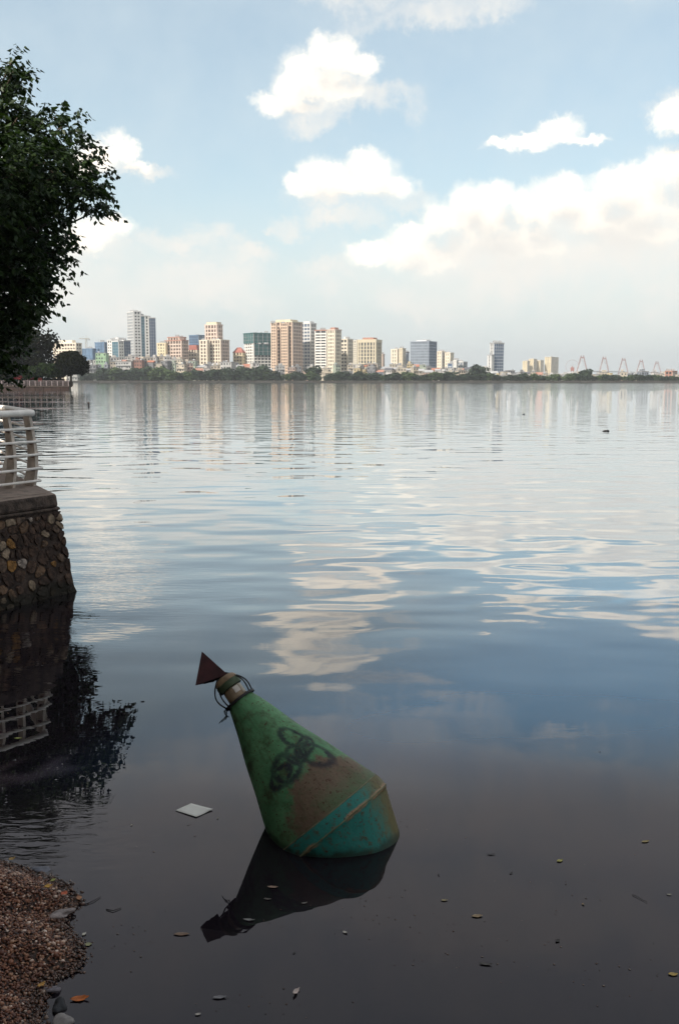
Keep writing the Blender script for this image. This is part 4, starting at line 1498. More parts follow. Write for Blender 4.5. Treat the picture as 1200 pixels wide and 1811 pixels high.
proto = shade_tree()
for i, (x_, y_, sc_, lab) in enumerate(((-5.6, -0.6, 1.12, 'shade tree on the promenade just left of the viewpoint'), (-11.6, 6.2, 1.08, 'shade tree on the quay left of the stone wall'), (-17.5, 15.0, 1.1, 'shade tree on the quay further from the lake'),
                                        (-17.2, 23.5, 1.5, 'tall shade tree behind the lakeside tree'), (-13.5, -6.0, 1.15, 'shade tree on the promenade behind the quay'),
                                        (-4.0, -11.0, 1.2, 'shade tree in the second row behind the viewpoint'))):
    o = proto if i == 0 else copy_tree(proto)
    o.location = (x_, y_, 1.2)
    o.scale = (sc_, sc_, sc_)
    o.rotation_euler = (0, 0, i * 1.3)
    tag(o, lab, 'tree', 'trees along the promenade')

# unseen dark-walled street houses, added behind the viewpoint to cut low sky light
m_street = [mat('street_wall_%s' % c_, col_, 0.9, 0.25, 0.4) for c_, col_ in zip('abcd', ((0.34, 0.30, 0.24), (0.26, 0.24, 0.20), (0.36, 0.27, 0.18), (0.22, 0.23, 0.22)))]
for i in range(13):
    if i < 7:
        x_, y_, rz_ = -36 + i * 11.0, -27.0 - (i % 3), 0.0
    else:
        x_, y_, rz_ = -36.0 - (i % 2), -20 + (i - 7) * 11.0, -math.pi / 2
    h_ = (11.5, 14.0, 12.5)[i % 3]
    ro = empty('unseen_street_house', (x_, y_, 1.2), '%s house in the street row behind the promenade trees, out of view' % ORD[i % 12] if i < 12 else 'last house of the street row behind the promenade trees, out of view', 'house', 'unseen street houses added behind the promenade', (0, 0, rz_))
    wl = MB().box((0, -4, h_ / 2), (10.6, 8, h_)).build('wall', m_street[i % 4], ro)
    MB().box((0, -4, h_ + 0.2), (11.0, 8.4, 0.38)).build('roof', MW_ROOF, ro)
    wi = MB()
    for a_ in range(3):
        for b_ in range(3):
            wi.box((-3.4 + 3.4 * b_, 0.02, 2.2 + a_ * 3.6), (1.5, 0.12, 1.9))
    tag(wi.build('windows', MG['dark'], wl), kind='stuff')
# ------------------------------------------------------------------ the stranded buoy
AX = Vector((-0.615, 0.300, 0.730)).normalized()
ring_c = Vector((-0.035, 5.95, 0.015))
yv = Vector((0, 0.9, -0.43))
yv = (yv - AX * yv.dot(AX)).normalized()
xv = yv.cross(AX).normalized()
BM = Matrix((xv, yv, AX)).transposed()
buoy = empty('channel_buoy', ring_c, 'green conical steel buoy with graffiti leaning in shallow water', 'buoy')
buoy.rotation_euler = BM.to_euler()
BINV = BM.inverted()
RM = 0.417                    # largest radius
Z_SEAM, R_SEAM = 0.088, 0.402
Z_NECK, R_NECK = 0.985, 0.092


def cone_hit(px, py):
    """(theta, z) in buoy space where a photo pixel meets the cone"""
    o = BINV @ (CAM - ring_c)
    d = BINV @ ray(px, py)
    k = (R_SEAM - R_NECK) / (Z_NECK - Z_SEAM)
    # r(z) = R_SEAM - k (z - Z_SEAM)
    c0 = R_SEAM + k * Z_SEAM
    A = d.x ** 2 + d.y ** 2 - (k * d.z) ** 2
    e = c0 - k * o.z
    B = 2 * (o.x * d.x + o.y * d.y + e * k * d.z)
    C = o.x ** 2 + o.y ** 2 - e * e
    disc = B * B - 4 * A * C
    if disc < 0:
        disc = 0
    t = min(x for x in ((-B - math.sqrt(disc)) / (2 * A), (-B + math.sqrt(disc)) / (2 * A)))
    p = o + d * t
    return math.atan2(p.y, p.x), p.z


def buoy_material():
    m = bpy.data.materials.new('buoy_paint')
    m.use_nodes = True
    T = NT(m.node_tree)
    bs = T.n['Principled BSDF']
    tc_ = T.node('ShaderNodeTexCoord')
    P = tc_.outputs['Object']
    x, y, z = T.sep(P)
    ang = T.math('ARCTAN2', y, x)
    rad = T.math('MULTIPLY_ADD', z, -0.34, 0.43)
    n_big = T.noise(P, 3.2, 5.0, 0.6)
    n_fine = T.noise(P, 26.0, 6.0, 0.65)
    n_mid = T.noise(P, 9.0, 5.0, 0.65)
    chip = T.noise(P, 55.0, 4.0, 0.7)
    streak = T.noise(T.comb(T.math('MULTIPLY', ang, 5.0), T.math('MULTIPLY', z, 1.8), 0.0), 1.6, 5.0, 0.65)
    green = T.mix(T.smooth(n_big, 0.3, 0.7), (0.065, 0.190, 0.078), (0.130, 0.300, 0.135))
    green = T.mix(T.math('MULTIPLY', T.smooth(n_mid, 0.46, 0.70), 0.85), green, (0.045, 0.058, 0.024))
    green = T.mix(T.math('MULTIPLY', T.smooth(streak, 0.50, 0.75), 0.45), green, (0.060, 0.055, 0.028))
    brown = T.mix(n_mid, (0.110, 0.070, 0.043), (0.190, 0.130, 0.080))
    brown = T.mix(T.math('MULTIPLY', T.smooth(n_fine, 0.46, 0.72), 0.6), brown, (0.095, 0.100, 0.045))
    brown = T.mix(T.math('MULTIPLY', T.smooth(streak, 0.50, 0.75), 0.40), brown, (0.060, 0.034, 0.020))
    teal = T.mix(n_mid, (0.015, 0.135, 0.112), (0.034, 0.240, 0.195))
    teal = T.mix(T.math('MULTIPLY', T.smooth(n_fine, 0.50, 0.66), 0.75), teal, (0.085, 0.062, 0.028))
    # mud brown field spreading over the lower cone, edge is an oval seen from this side
    tb_, zb_ = cone_hit(612, 1425)
    tl_, zl_ = cone_hit(508, 1430)
    tt_, zt_ = cone_hit(560, 1352)
    ex = abs(tl_ - tb_) * 1.25
    q = T.vmath('LENGTH', T.comb(T.math('DIVIDE', T.math('SUBTRACT', ang, tb_ + 0.1), max(ex, 0.5)), T.math('DIVIDE', T.math('SUBTRACT', z, Z_SEAM), zt_ - Z_SEAM + 0.03), 0.0))
    q = T.math('ADD', q, T.math('MULTIPLY', T.math('SUBTRACT', n_mid, 0.5), 0.75))
    q = T.math('ADD', q, T.math('MULTIPLY', T.math('SUBTRACT', streak, 0.5), 0.5))
    q = T.math('ADD', q, T.math('MULTIPLY', T.math('SUBTRACT', n_fine, 0.5), 0.35))
    fb = T.smooth(q, 1.10, 0.90)
    c = T.mix(fb, green, brown)
    # green wash back over the brown just above the seam
    c = T.mix(T.math('MULTIPLY', T.smooth(z, 0.24, 0.10), T.smooth(n_big, 0.42, 0.62)), c, (0.085, 0.125, 0.055))
    zz = T.math('ADD', z, T.math('MULTIPLY', T.math('SUBTRACT', n_fine, 0.5), 0.012))
    below = T.smooth(zz, Z_SEAM + 0.004, Z_SEAM - 0.004)
    c = T.mix(below, c, teal)
    # olive scum on the far right of the lower cone
    tr_, _ = cone_hit(668, 1392)
    sc_ = T.smooth(T.math('ADD', ang, T.math('MULTIPLY', T.math('SUBTRACT', n_mid, 0.5), 0.9)), tr_ - 0.5, tr_ + 0.15)
    c = T.mix(T.math('MULTIPLY', sc_, below), c, T.mix(n_fine, (0.095, 0.105, 0.036), (0.160, 0.105, 0.036)))
    # rust scrapes along the knuckle between band and lower cone
    ed = T.math('ABSOLUTE', T.math('ADD', z, T.math('MULTIPLY', T.math('SUBTRACT', n_mid, 0.5), 0.05)))
    ru = T.math('MULTIPLY', T.smooth(ed, 0.020, 0.006), T.smooth(n_big, 0.40, 0.52))
    c = T.mix(ru, c, (0.32, 0.20, 0.11))
    # graffiti: sprayed loops
    loops = [(517, 1301, 27, 13, 0.0), (562, 1333, 33, 16, 0.0), (524, 1333, 19, 17, 0.0), (503, 1362, 24, 25, 0.0), (540, 1318, 14, 22, 0.0), (492, 1378, 14, 26, 0.0)]
    g = None
    for px, py, rx, ry, _ in loops:
        px, py, rx, ry = 530 + (px - 530) * 0.9, 1335 + (py - 1335) * 0.9, rx * 0.88, ry * 0.88
        t0, z0 = cone_hit(px, py)
        ta, za = cone_hit(px + rx, py + rx * 0.45)
        tb2, zb2 = cone_hit(px - ry * 0.6, py + ry)
        # ellipse in the local (theta, z) frame from two half axes
        M = Matrix(((ta - t0, tb2 - t0), (za - z0, zb2 - z0)))
        try:
            Mi = M.inverted()
        except Exception:
            continue
        da, dz_ = T.math('SUBTRACT', ang, t0), T.math('SUBTRACT', z, z0)
        u_ = T.math('ADD', T.math('MULTIPLY', da, Mi[0][0]), T.math('MULTIPLY', dz_, Mi[0][1]))
        v_ = T.math('ADD', T.math('MULTIPLY', da, Mi[1][0]), T.math('MULTIPLY', dz_, Mi[1][1]))
        e = T.vmath('LENGTH', T.comb(u_, v_, 0.0))
        e = T.math('ABSOLUTE', T.math('SUBTRACT', T.math('ADD', e, T.math('MULTIPLY', T.math('SUBTRACT', n_mid, 0.5), 0.95)), 1.0))
        e = T.smooth(T.math('ADD', e, T.math('MULTIPLY', T.math('SUBTRACT', chip, 0.5), 0.5)), 0.40, 0.06)
        g = e if g is None else T.math('MAXIMUM', g, e)
    c = T.mix(T.math('MULTIPLY', g, T.smooth(n_mid, 0.3, 0.7, 0.62, 0.95)), c, (0.012, 0.012, 0.020))
    # general grime
    c = T.mix(T.math('MULTIPLY', T.smooth(n_fine, 0.55, 0.8), 0.35), c, (0.05, 0.045, 0.03))
    # paint chips showing rust, and dark slime in a ragged belt along the waterline
    c = T.mix(T.math('MULTIPLY', T.smooth(T.math('ADD', chip, T.math('MULTIPLY', T.math('SUBTRACT', n_big, 0.5), 0.25)), 0.605, 0.63), 0.9), c, (0.070, 0.030, 0.014))
    ge = T.node('ShaderNodeNewGeometry')
    wz = T.sep(ge.outputs['Position'])[2]
    wet = T.smooth(T.math('ADD', wz, T.math('MULTIPLY', T.math('SUBTRACT', n_mid, 0.5), 0.10)), 0.060, 0.010)
    c = T.mix(T.math('MULTIPLY', wet, 0.8), c, (0.020, 0.024, 0.012))
    T.l.new(c, bs.inputs['Base Color'])
    bs.inputs['Roughness'].default_value = 0.62
    bs.inputs['Specular IOR Level'].default_value = 0.3
    b = T.node('ShaderNodeBump')
    b.inputs['Distance'].default_value = 0.012
    T.l.new(T.math('ADD', n_big, T.math('MULTIPLY', n_fine, 0.3)), b.inputs['Height'])
    T.l.new(b.outputs[0], bs.inputs['Normal'])
    return m


m_buoy = buoy_material()
prof = [(0.03, -0.62), (0.20, -0.55), (RM - 0.012, -0.02), (RM, -0.004), (RM, 0.004), (R_SEAM + 0.006, Z_SEAM - 0.008), (R_SEAM, Z_SEAM), (R_SEAM - 0.10, Z_SEAM + 0.29), (R_SEAM - 0.205, Z_SEAM + 0.59), (R_NECK, Z_NECK), (R_NECK - 0.015, Z_NECK + 0.002)]
dense = []
for (ra_, za_), (rb_, zb_) in zip(prof[:-1], prof[1:]):
    k_n = max(1, int(math.hypot(rb_ - ra_, zb_ - za_) / 0.03))
    dense += [(ra_ + (rb_ - ra_) * i_ / k_n, za_ + (zb_ - za_) * i_ / k_n) for i_ in range(k_n)]
dense.append(prof[-1])
hb_ = MB().lathe(dense, 96)


def dent(x_, y_, z_):
    a_ = math.atan2(y_, x_)
    d_ = 0.0022 * math.sin(3 * a_ + 9 * z_) + 0.0016 * math.sin(7 * a_ - 13 * z_ + 1.0) + 0.0012 * math.sin(17 * z_ + 5 * a_)
    for a0_, z0_, w_, amp_ in ((va_ + 0.35, 0.42, 0.13, 0.014), (va_ - 0.25, 0.66, 0.10, 0.010), (va_ + 0.7, 0.20, 0.09, 0.009), (va_ + 0.2, -0.10, 0.10, 0.010)):
        q_ = (((a_ - a0_ + math.pi) % (2 * math.pi) - math.pi) * 0.3 / w_) ** 2 + ((z_ - z0_) / w_) ** 2
        d_ -= amp_ * math.exp(-q_ * 2)
    return d_


vl_ = BINV @ (CAM - ring_c)
va_ = math.atan2(vl_.y, vl_.x)
hb_.v = [((lambda r_, e_: (x_ * (1 + e_ / r_), y_ * (1 + e_ / r_), z_))(max(math.hypot(x_, y_), 0.02), dent(x_, y_, z_) * (0 if (abs(z_ - Z_SEAM) < 0.02 or abs(z_) < 0.02 or z_ > Z_NECK - 0.02) else 1))) for x_, y_, z_ in hb_.v]
hull = hb_.build('hull', m_buoy, buoy, True)
hull.data.set_sharp_from_angle(angle=math.radians(11))
m_weld = mat('weld_bead', (0.17, 0.16, 0.09), 0.7, 0.5, 14.0)
wb = MB()
pts = [((R_SEAM + 0.001) * math.cos(a), (R_SEAM + 0.001) * math.sin(a), Z_SEAM) for a in np.linspace(0, 2 * math.pi, 97)]
wb.tube(pts, 0.004, 6, False).build('weld_seam', m_weld, hull, True)
pts = [((RM + 0.000) * math.cos(a), (RM) * math.sin(a), 0) for a in np.linspace(0, 2 * math.pi, 97)]
MB().tube(pts, 0.004, 6, False).build('rubbing_edge', mat('rubbing_rust', (0.13, 0.14, 0.07), 0.8, 0.5, 9.0), hull, True)
m_blackm = mat('black_metal', (0.018, 0.016, 0.016), 0.6, 0.3, 20)
MB().lathe([(0.02, Z_NECK + 0.001), (0.112, Z_NECK + 0.001), (0.112, Z_NECK + 0.016), (0.02, Z_NECK + 0.016)], 40).build('neck_flange', m_blackm, buoy, False)
# lantern
m_lamp = mat('lantern_beige', (0.30, 0.215, 0.13), 0.6, 0.35, 14.0)
m_olive = mat('lantern_olive', (0.055, 0.075, 0.035), 0.6, 0.3, 14.0)
m_cap = mat('lantern_cap', (0.22, 0.14, 0.075), 0.55, 0.3, 14.0)
m_lens = mat('lantern_lens', (0.42, 0.35, 0.25), 0.35, 0.2, 10.0)
zn = Z_NECK + 0.017
lant = MB().lathe([(0.064, zn), (0.067, zn + 0.01), (0.063, zn + 0.075), (0.058, zn + 0.085)], 32).build('lantern_body', m_lamp, buoy, True)
MB().lathe([(0.060, zn + 0.086), (0.080, zn + 0.088), (0.082, zn + 0.092), (0.082, zn + 0.128), (0.079, zn + 0.132), (0.06, zn + 0.133)], 32).build('lantern_collar', m_olive, lant, True)
MB().lathe([(0.079, zn + 0.1335), (0.077, zn + 0.150), (0.066, zn + 0.166), (0.040, zn + 0.176), (0.0, zn + 0.178)], 32, False).build('lantern_cap', m_cap, lant, True)
for o_ in lant.children:
    o_.data.set_sharp_from_angle(angle=math.radians(35))


def patch(r, a0, a1, z0, z1, n=6, th=0.003):
    vs = []
    for k_ in range(n + 1):
        a = a0 + (a1 - a0) * k_ / n
        for rr, zz in ((r, z0), (r, z1), (r + th, z0), (r + th, z1)):
            vs.append((rr * math.cos(a), rr * math.sin(a), zz))
    fs = []
    for k_ in range(n):
        b = k_ * 4
        fs += [(b + 2, b + 6, b + 7, b + 3), (b, b + 1, b + 5, b + 4), (b, b + 4, b + 6, b + 2), (b + 1, b + 3, b + 7, b + 5)]
    fs += [(0, 2, 3, 1), (n * 4, n * 4 + 1, n * 4 + 3, n * 4 + 2)]
    return vs, fs


view_l = BINV @ (CAM - ring_c)
va = math.atan2(view_l.y, view_l.x)
MB().add(*patch(0.0665, va + 0.10, va + 0.72, zn + 0.035, zn + 0.078)).build('sticker', mat('white_sticker', (0.62, 0.55, 0.47), 0.6, 0.15, 20), lant)
MB().add(*patch(0.0665, va + 0.78, va + 1.25, zn + 0.012, zn + 0.080)).build('solar_window', m_lens, lant)
# guard rods from the flange up to the topmark
for k_ in range(4):
    a = va + (0.95, 1.6, -1.45, -2.2)[k_]
    bulge = (0.098, 0.102, 0.118, 0.094)[k_]
    pts = []
    for t in np.linspace(0, 1, 12):
        r_ = (1 - t) * 0.100 + t * 0.022 + math.sin(t * math.pi) * (bulge - 0.06)
        pts.append((r_ * math.cos(a + 0.25 * t), r_ * math.sin(a + 0.25 * t), Z_NECK + 0.012 + t * 0.205))
    MB().tube(pts, 0.0048, 6).build('guard_rod', m_blackm, buoy, True)
# triangular topmark, bent over
m_mark = mat('topmark_maroon', (0.050, 0.012, 0.012), 0.6, 0.4, 14.0)


def buoy_local(px, py, depth_off=0.0):
    """photo pixel to buoy space, on the plane through the axis that faces the camera"""
    d = ray(px, py)
    n_ = (CAM - ring_c)
    n_ = (n_ - AX * n_.dot(AX)).normalized()
    t = ((ring_c + n_ * depth_off) - CAM).dot(n_) / d.dot(n_)
    return BINV @ (CAM + d * t - ring_c)


nl = (BINV @ (CAM - ring_c))
nl = Vector((nl.x, nl.y, 0)).normalized()
p1, p2, p3 = buoy_local(357, 1152), buoy_local(346.5, 1213), buoy_local(403, 1193.5)
bc = (p2 + p3) * 0.5 - nl * 0.10
e1 = nl * 0.03
tm = MB().add([p1, p2 + e1, p3 + e1, bc], [(0, 1, 2), (1, 0, 3), (0, 2, 3), (2, 1, 3)]).build('topmark', m_mark, buoy)
pm = (p2 + p3 + p1 * 0.3 + bc) / 3.3
MB().tube([(0, 0, zn + 0.175), (0.0, 0.0, zn + 0.20), tuple((p2 + p3) * 0.5 - nl * 0.03)], 0.008, 6).build('topmark_stem', m_blackm, buoy)
MB().tube([(0, 0, zn + 0.176), tuple(p2.lerp(p3, 0.25) - nl * 0.02)], 0.005, 6).build('topmark_stem', m_blackm, buoy)
# frayed rope hanging from the flange
m_rope = mat('rope_black', (0.02, 0.02, 0.022), 0.9, 0.3, 40)
q0 = ring_c + BM @ Vector((0.108 * math.cos(va - 1.45), 0.108 * math.sin(va - 1.45), Z_NECK + 0.008))
rp = MB()
for k_ in range(4):
    pts = []
    for t in np.linspace(0, 1, 8):
        p = q0 + Vector((-0.012 * math.sin(5 * t + k_) - 0.012 * k_ * t, 0.01 * math.cos(6 * t + 2 * k_), -0.085 * t * (0.6 + 0.16 * k_)))
        pts.append(BINV @ (p - ring_c))
    rp.tube(pts, 0.0028, 5)
rp.build('rope', m_rope, buoy, True)

# ------------------------------------------------------------------ pebble spit, bottom left
SPIT_PX = [(-40, 1512), (0, 1521), (40, 1533), (85, 1547), (118, 1562), (148, 1592), (136, 1608), (118, 1622), (128, 1645), (150, 1668), (152, 1700), (136, 1722), (98, 1738), (84, 1760), (78, 1790), (74, 1830), (60, 1900)]
spit = [on_z(a, b) for a, b in SPIT_PX]
poly = np.array([(p.x, p.y) for p in spit] + [(-3.4, 2.9), (-4.6, 4.6), (-3.4, 5.75)])


def poly_dist(P):
    """signed distance to the spit outline, positive inside"""
    n = len(poly)
    dmin = np.full(len(P), 1e9)
    inside = np.zeros(len(P), bool)
    for i in range(n):
        a, b = poly[i], poly[(i + 1) % n]
        ab = b - a
        t = np.clip(((P - a) @ ab) / (ab @ ab), 0, 1)
        dmin = np.minimum(dmin, np.linalg.norm(P - (a + t[:, None] * ab), axis=1))
        c = ((a[1] > P[:, 1]) != (b[1] > P[:, 1]))
        with np.errstate(divide='ignore', invalid='ignore'):
            xx = (b[0] - a[0]) * (P[:, 1] - a[1]) / (b[1] - a[1] + 1e-12) + a[0]
        inside ^= c & (P[:, 0] < xx)
    return np.where(inside, dmin, -dmin)


def spit_h(P, sd):
    wob = 0.012 * np.sin(P[:, 0] * 9 + 1.3 * np.sin(P[:, 1] * 7)) + 0.010 * np.sin(P[:, 1] * 13 + P[:, 0] * 5)
    return np.where(sd > 0, 0.006 + 0.085 * smoothstep(sd, 0.0, 0.35) + wob * smoothstep(sd, 0.03, 0.2), sd * 0.35)


gx, gy = np.arange(-4.7, -1.1, 0.03), np.arange(2.6, 6.1, 0.03)
GX, GYY = np.meshgrid(gx, gy)
PP = np.stack([GX.ravel(), GYY.ravel()], 1)
sd = poly_dist(PP)
H = spit_h(PP, sd) - 0.006
V = np.column_stack([PP, H])
nx, ny = len(gx), len(gy)
ii, jj = np.meshgrid(np.arange(nx - 1), np.arange(ny - 1))
a = (jj * nx + ii).ravel()
idx = np.stack([a, a + 1, a + nx + 1, a + nx], 1)
keep = (sd[idx] > -0.25).any(1)
me = np_mesh('pebble_spit_ground', V, 4, idx[keep].ravel())
m_wet = mat('wet_gravel', (0.055, 0.034, 0.024), 0.55, 0.5, 30.0, 0.006, 90)
sp_o = link('spit_ground', me, m_wet, None, True)
tag(sp_o, kind='structure')


def ico():
    t = (1 + 5 ** 0.5) / 2
    v = np.array([(-1, t, 0), (1, t, 0), (-1, -t, 0), (1, -t, 0), (0, -1, t), (0, 1, t), (0, -1, -t), (0, 1, -t), (t, 0, -1), (t, 0, 1), (-t, 0, -1), (-t, 0, 1)], float)
    v /= np.linalg.norm(v[0])
    f = np.array([(0, 11, 5), (0, 5, 1), (0, 1, 7), (0, 7, 10), (0, 10, 11), (1, 5, 9), (5, 11, 4), (11, 10, 2), (10, 7, 6), (7, 1, 8), (3, 9, 4), (3, 4, 2), (3, 2, 6), (3, 6, 8), (3, 8, 9), (4, 9, 5), (2, 4, 11), (6, 2, 10), (8, 6, 7), (9, 8, 1)])
    return v, f


IV, IF = ico()


def pebbles(P, size, rng, zoff=0.3):
    n = len(P)
    s = size[:, None, None]
    ax = 0.65 + 0.7 * rng.random((n, 1, 3))
    ax[:, :, 2] *= 0.65
    v = IV[None] * ax * s * (0.86 + 0.28 * rng.random((n, 12, 1)))
    an = rng.random(n) * 6.28
    ca, sa = np.cos(an)[:, None], np.sin(an)[:, None]
    x, y = v[:, :, 0] * ca - v[:, :, 1] * sa, v[:, :, 0] * sa + v[:, :, 1] * ca
    v = np.stack([x, y, v[:, :, 2]], 2)
    v += np.column_stack([P, size * zoff])[:, None, :] if P.shape[1] == 2 else (P + np.column_stack([np.zeros(n), np.zeros(n), size * zoff]))[:, None, :]
    idx = (np.arange(n)[:, None, None] * 12 + IF[None]).ravel()
    return v.reshape(-1, 3), idx


m_peb = bpy.data.materials.new('pebbles')
m_peb.use_nodes = True
T = NT(m_peb.node_tree)
bs = T.n['Principled BSDF']
ge = T.node('ShaderNodeNewGeometry')
rp_ = T.node('ShaderNodeValToRGB')
T.l.new(ge.outputs['Random Per Island'], rp_.inputs[0])
cr = rp_.color_ramp
cr.elements[0].position = 0.0
cr.elements[0].color = (0.035, 0.014, 0.009, 1)
cr.elements[1].position = 1.0
cr.elements[1].color = (0.70, 0.55, 0.44, 1)
for pos, cc in ((0.35, (0.105, 0.034, 0.016, 1)), (0.68, (0.23, 0.088, 0.042, 1)), (0.91, (0.38, 0.20, 0.11, 1))):
    e = cr.elements.new(pos)
    e.color = cc
wz_ = T.smooth(T.sep(ge.outputs['Position'])[2], 0.035, 0.008)
T.l.new(T.mix(T.math('MULTIPLY', wz_, 0.7), rp_.outputs[0], (0.030, 0.018, 0.012)), bs.inputs['Base Color'])
T.l.new(T.math('MULTIPLY_ADD', wz_, -0.3, 0.5), bs.inputs['Roughness'])
rng = np.random.default_rng(9)
N = 62000
P = np.column_stack([rng.uniform(-3.0, -1.1, N), rng.uniform(3.1, 5.9, N)])
sd = poly_dist(P)
k_ = sd > 0.004 - 0.05 * (rng.random(N) ** 3)
P, sd = P[k_], sd[k_]
hh_ = np.maximum(spit_h(P, sd), -0.004)
size = 0.0052 + 0.0046 * rng.random(len(P)) ** 2 + 0.006 * (rng.random(len(P)) > 0.97)
v, idx = pebbles(np.column_stack([P, hh_ - 0.004 + 0.006 * rng.random(len(P))]), size, rng)
print('pebbles', len(P))
gravel = link('gravel', np_mesh('gravel', v, 3, idx), m_peb, None, False)
tag(gravel, 'reddish brown pebble and shell gravel of the small spit', 'gravel', None, 'stuff')


# larger stones at the edge of the spit
def boulder(px, py, r, flat, label, color, seed, z=0.0):
    rg = np.random.default_rng(seed)
    bm = bmesh.new()
    bmesh.ops.create_icosphere(bm, subdivisions=3, radius=1.0)
    ph = rg.random((6, 3)) * 6
    fr = rg.uniform(1.2, 3.2, (6, 3))
    for v_ in bm.verts:
        n_ = sum(math.sin(v_.co.x * fr[i, 0] + ph[i, 0]) * math.sin(v_.co.y * fr[i, 1] + ph[i, 1]) * math.sin(v_.co.z * fr[i, 2] + ph[i, 2]) for i in range(6)) / 6
        s_ = 1 + 1.3 * n_
        v_.co = Vector((v_.co.x * s_ * 1.25, v_.co.y * s_ * 0.9, v_.co.z * s_ * flat))
        v_.co *= r
    me_ = bpy.data.meshes.new('shore_stone')
    bm.to_mesh(me_)
    bm.free()
    p = on_z(px, py, z)
    o = link('shore_stone', me_, mat('stone_' + str(seed), color, 0.6, 0.35, 18.0, 0.004, 60), None, True, (p.x, p.y, z + r * flat * 0.25))
    o.rotation_euler = (0.1, 0.12, rg.uniform(0, 6.28))
    tag(o, label, 'stone', 'loose stones at the water edge')
    return o


boulder(70, 1540, 0.040, 0.36, 'flat blue grey stone at the upper tip of the pebble spit', (0.13, 0.13, 0.15), 1)
boulder(107, 1618, 0.046, 0.42, 'pale grey flat stone jutting from the middle of the spit', (0.30, 0.25, 0.23), 2, 0.01)
boulder(113, 1810, 0.048, 0.7, 'rounded light grey stone in the water at the bottom edge', (0.26, 0.23, 0.21), 3)
boulder(92, 1752, 0.034, 0.45, 'mottled grey stone half awash below the spit', (0.16, 0.14, 0.15), 4)
boulder(105, 1782, 0.036, 0.6, 'small black stone between the orange leaf and the rounded stone', (0.02, 0.02, 0.022), 5)

# ------------------------------------------------------------------ things floating on the water
def leaf_mesh(L, Wd, curl, seed):
    rg = random.Random(seed)
    prof_ = [(0.0, 0.02), (0.15, 0.55), (0.35, 0.95), (0.55, 1.0), (0.75, 0.7), (0.9, 0.3), (1.0, 0.02)]
    vs = []
    for t, w in prof_:
        z = curl * 0.45 * L * (t - 0.5) ** 2 * (2 if t > 0.5 else rg.uniform(0.0, 1.0)) + 0.0
        for s in (-1, -0.5, 0, 0.5, 1):
            vs.append(((t - 0.5) * L, s * w * Wd / 2 * rg.uniform(0.9, 1.1), z + abs(s) * curl * Wd * 0.35 * rg.uniform(0.0, 1.4)))
    fs = []
    for i in range(len(prof_) - 1):
        for j in range(4):
            a = i * 5 + j
            fs.append((a, a + 1, a + 6, a + 5))
    me_ = bpy.data.meshes.new('leaf')
    me_.from_pydata(vs, [], fs)
    return me_


def floater(px, py, L, ratio, curl, rot, color, label, group=None, name='fallen_leaf', cat='leaf', z=0.004, tilt=(0, 0)):
    p = on_z(px, py, 0)
    key = 'leaf_%.3f_%.3f_%.3f' % color
    m_ = mat(key, color, 0.55, 0.35, 30.0)
    L *= 0.72
    me_ = leaf_mesh(L, L * ratio, curl, int(px * 7 + py))
    o = link(name, me_, m_, None, True, (p.x, p.y, z))
    o.rotation_euler = (tilt[0], tilt[1], rot)
    md = o.modifiers.new('thickness', 'SOLIDIFY')
    md.thickness = 0.0012
    md.offset = 1
    tag(o, label, cat, group)
    return o


Yl, Or, Br, Pl, Gr = (0.34, 0.30, 0.07), (0.50, 0.14, 0.03), (0.16, 0.10, 0.045), (0.50, 0.42, 0.34), (0.20, 0.26, 0.07)
LG = 'fallen leaves on the water and spit'
floater(989, 1523, 0.062, 0.6, 0.25, 0.5, Yl, 'yellow green leaf floating on the dark water right of the buoy', LG)
floater(843, 1621, 0.082, 0.5, 0.2, 0.1, (0.30, 0.20, 0.10), 'tan curled leaf on open water below the yellow green leaf', LG)
floater(321, 1653, 0.115, 0.35, 0.1, 0.05, (0.20, 0.12, 0.07), 'brown leaf floating left of the reflected buoy top', LG)
floater(522, 1756, 0.085, 0.35, 0.9, 1.2, (0.55, 0.44, 0.38), 'pale upturned curled leaf near the bottom centre', LG, tilt=(0.5, 0.2))
floater(388, 1765, 0.090, 0.35, 0.3, 0.1, (0.20, 0.19, 0.19), 'grey tattered leaf left of the pale curled leaf', LG)
floater(141, 1768, 0.115, 0.42, 0.5, 0.15, Or, 'bright orange red leaf beside the rounded stone', LG, tilt=(0.25, 0.0))
floater(87, 1598, 0.060, 0.7, 0.35, 0.4, (0.50, 0.27, 0.04), 'golden yellow leaf lying on the pebble spit', LG, z=0.10)
floater(115, 1606, 0.060, 0.75, 0.35, 1.2, (0.50, 0.10, 0.03), 'orange red leaf lying on pebbles above the pale stone', LG, z=0.085)
floater(95, 1582, 0.045, 0.7, 0.3, 0.8, (0.30, 0.30, 0.07), 'small yellow green leaf among pebbles on the spit', LG, z=0.085)
floater(140, 1594, 0.060, 0.7, 0.3, 2.0, (0.40, 0.18, 0.08), 'rust brown leaf at the outer tip of the spit', LG, z=0.02)
floater(22, 1536, 0.055, 0.7, 0.3, 0.6, (0.36, 0.22, 0.06), 'dull yellow leaf at the upper edge of the spit', LG, z=0.06)
floater(74, 1752, 0.06, 0.6, 0.4, 0.9, (0.50, 0.26, 0.06), 'amber leaf at the lower edge of the spit', LG, z=0.03)
floater(156, 1671, 0.055, 0.75, 0.1, 0.3, (0.28, 0.27, 0.13), 'pale olive round leaf floating just off the spit', LG)
floater(149, 1653, 0.040, 0.6, 0.4, 1.1, (0.6, 0.56, 0.46), 'tiny cream leaf floating above the pale olive one', LG)
floater(32, 1306, 0.085, 0.35, 0.1, 0.0, (0.34, 0.36, 0.09), 'yellow green leaf on the dark tree reflection at left', LG)
floater(1189, 1724, 0.065, 0.55, 0.2, 0.0, (0.45, 0.30, 0.07), 'amber leaf at the far right water edge', LG)
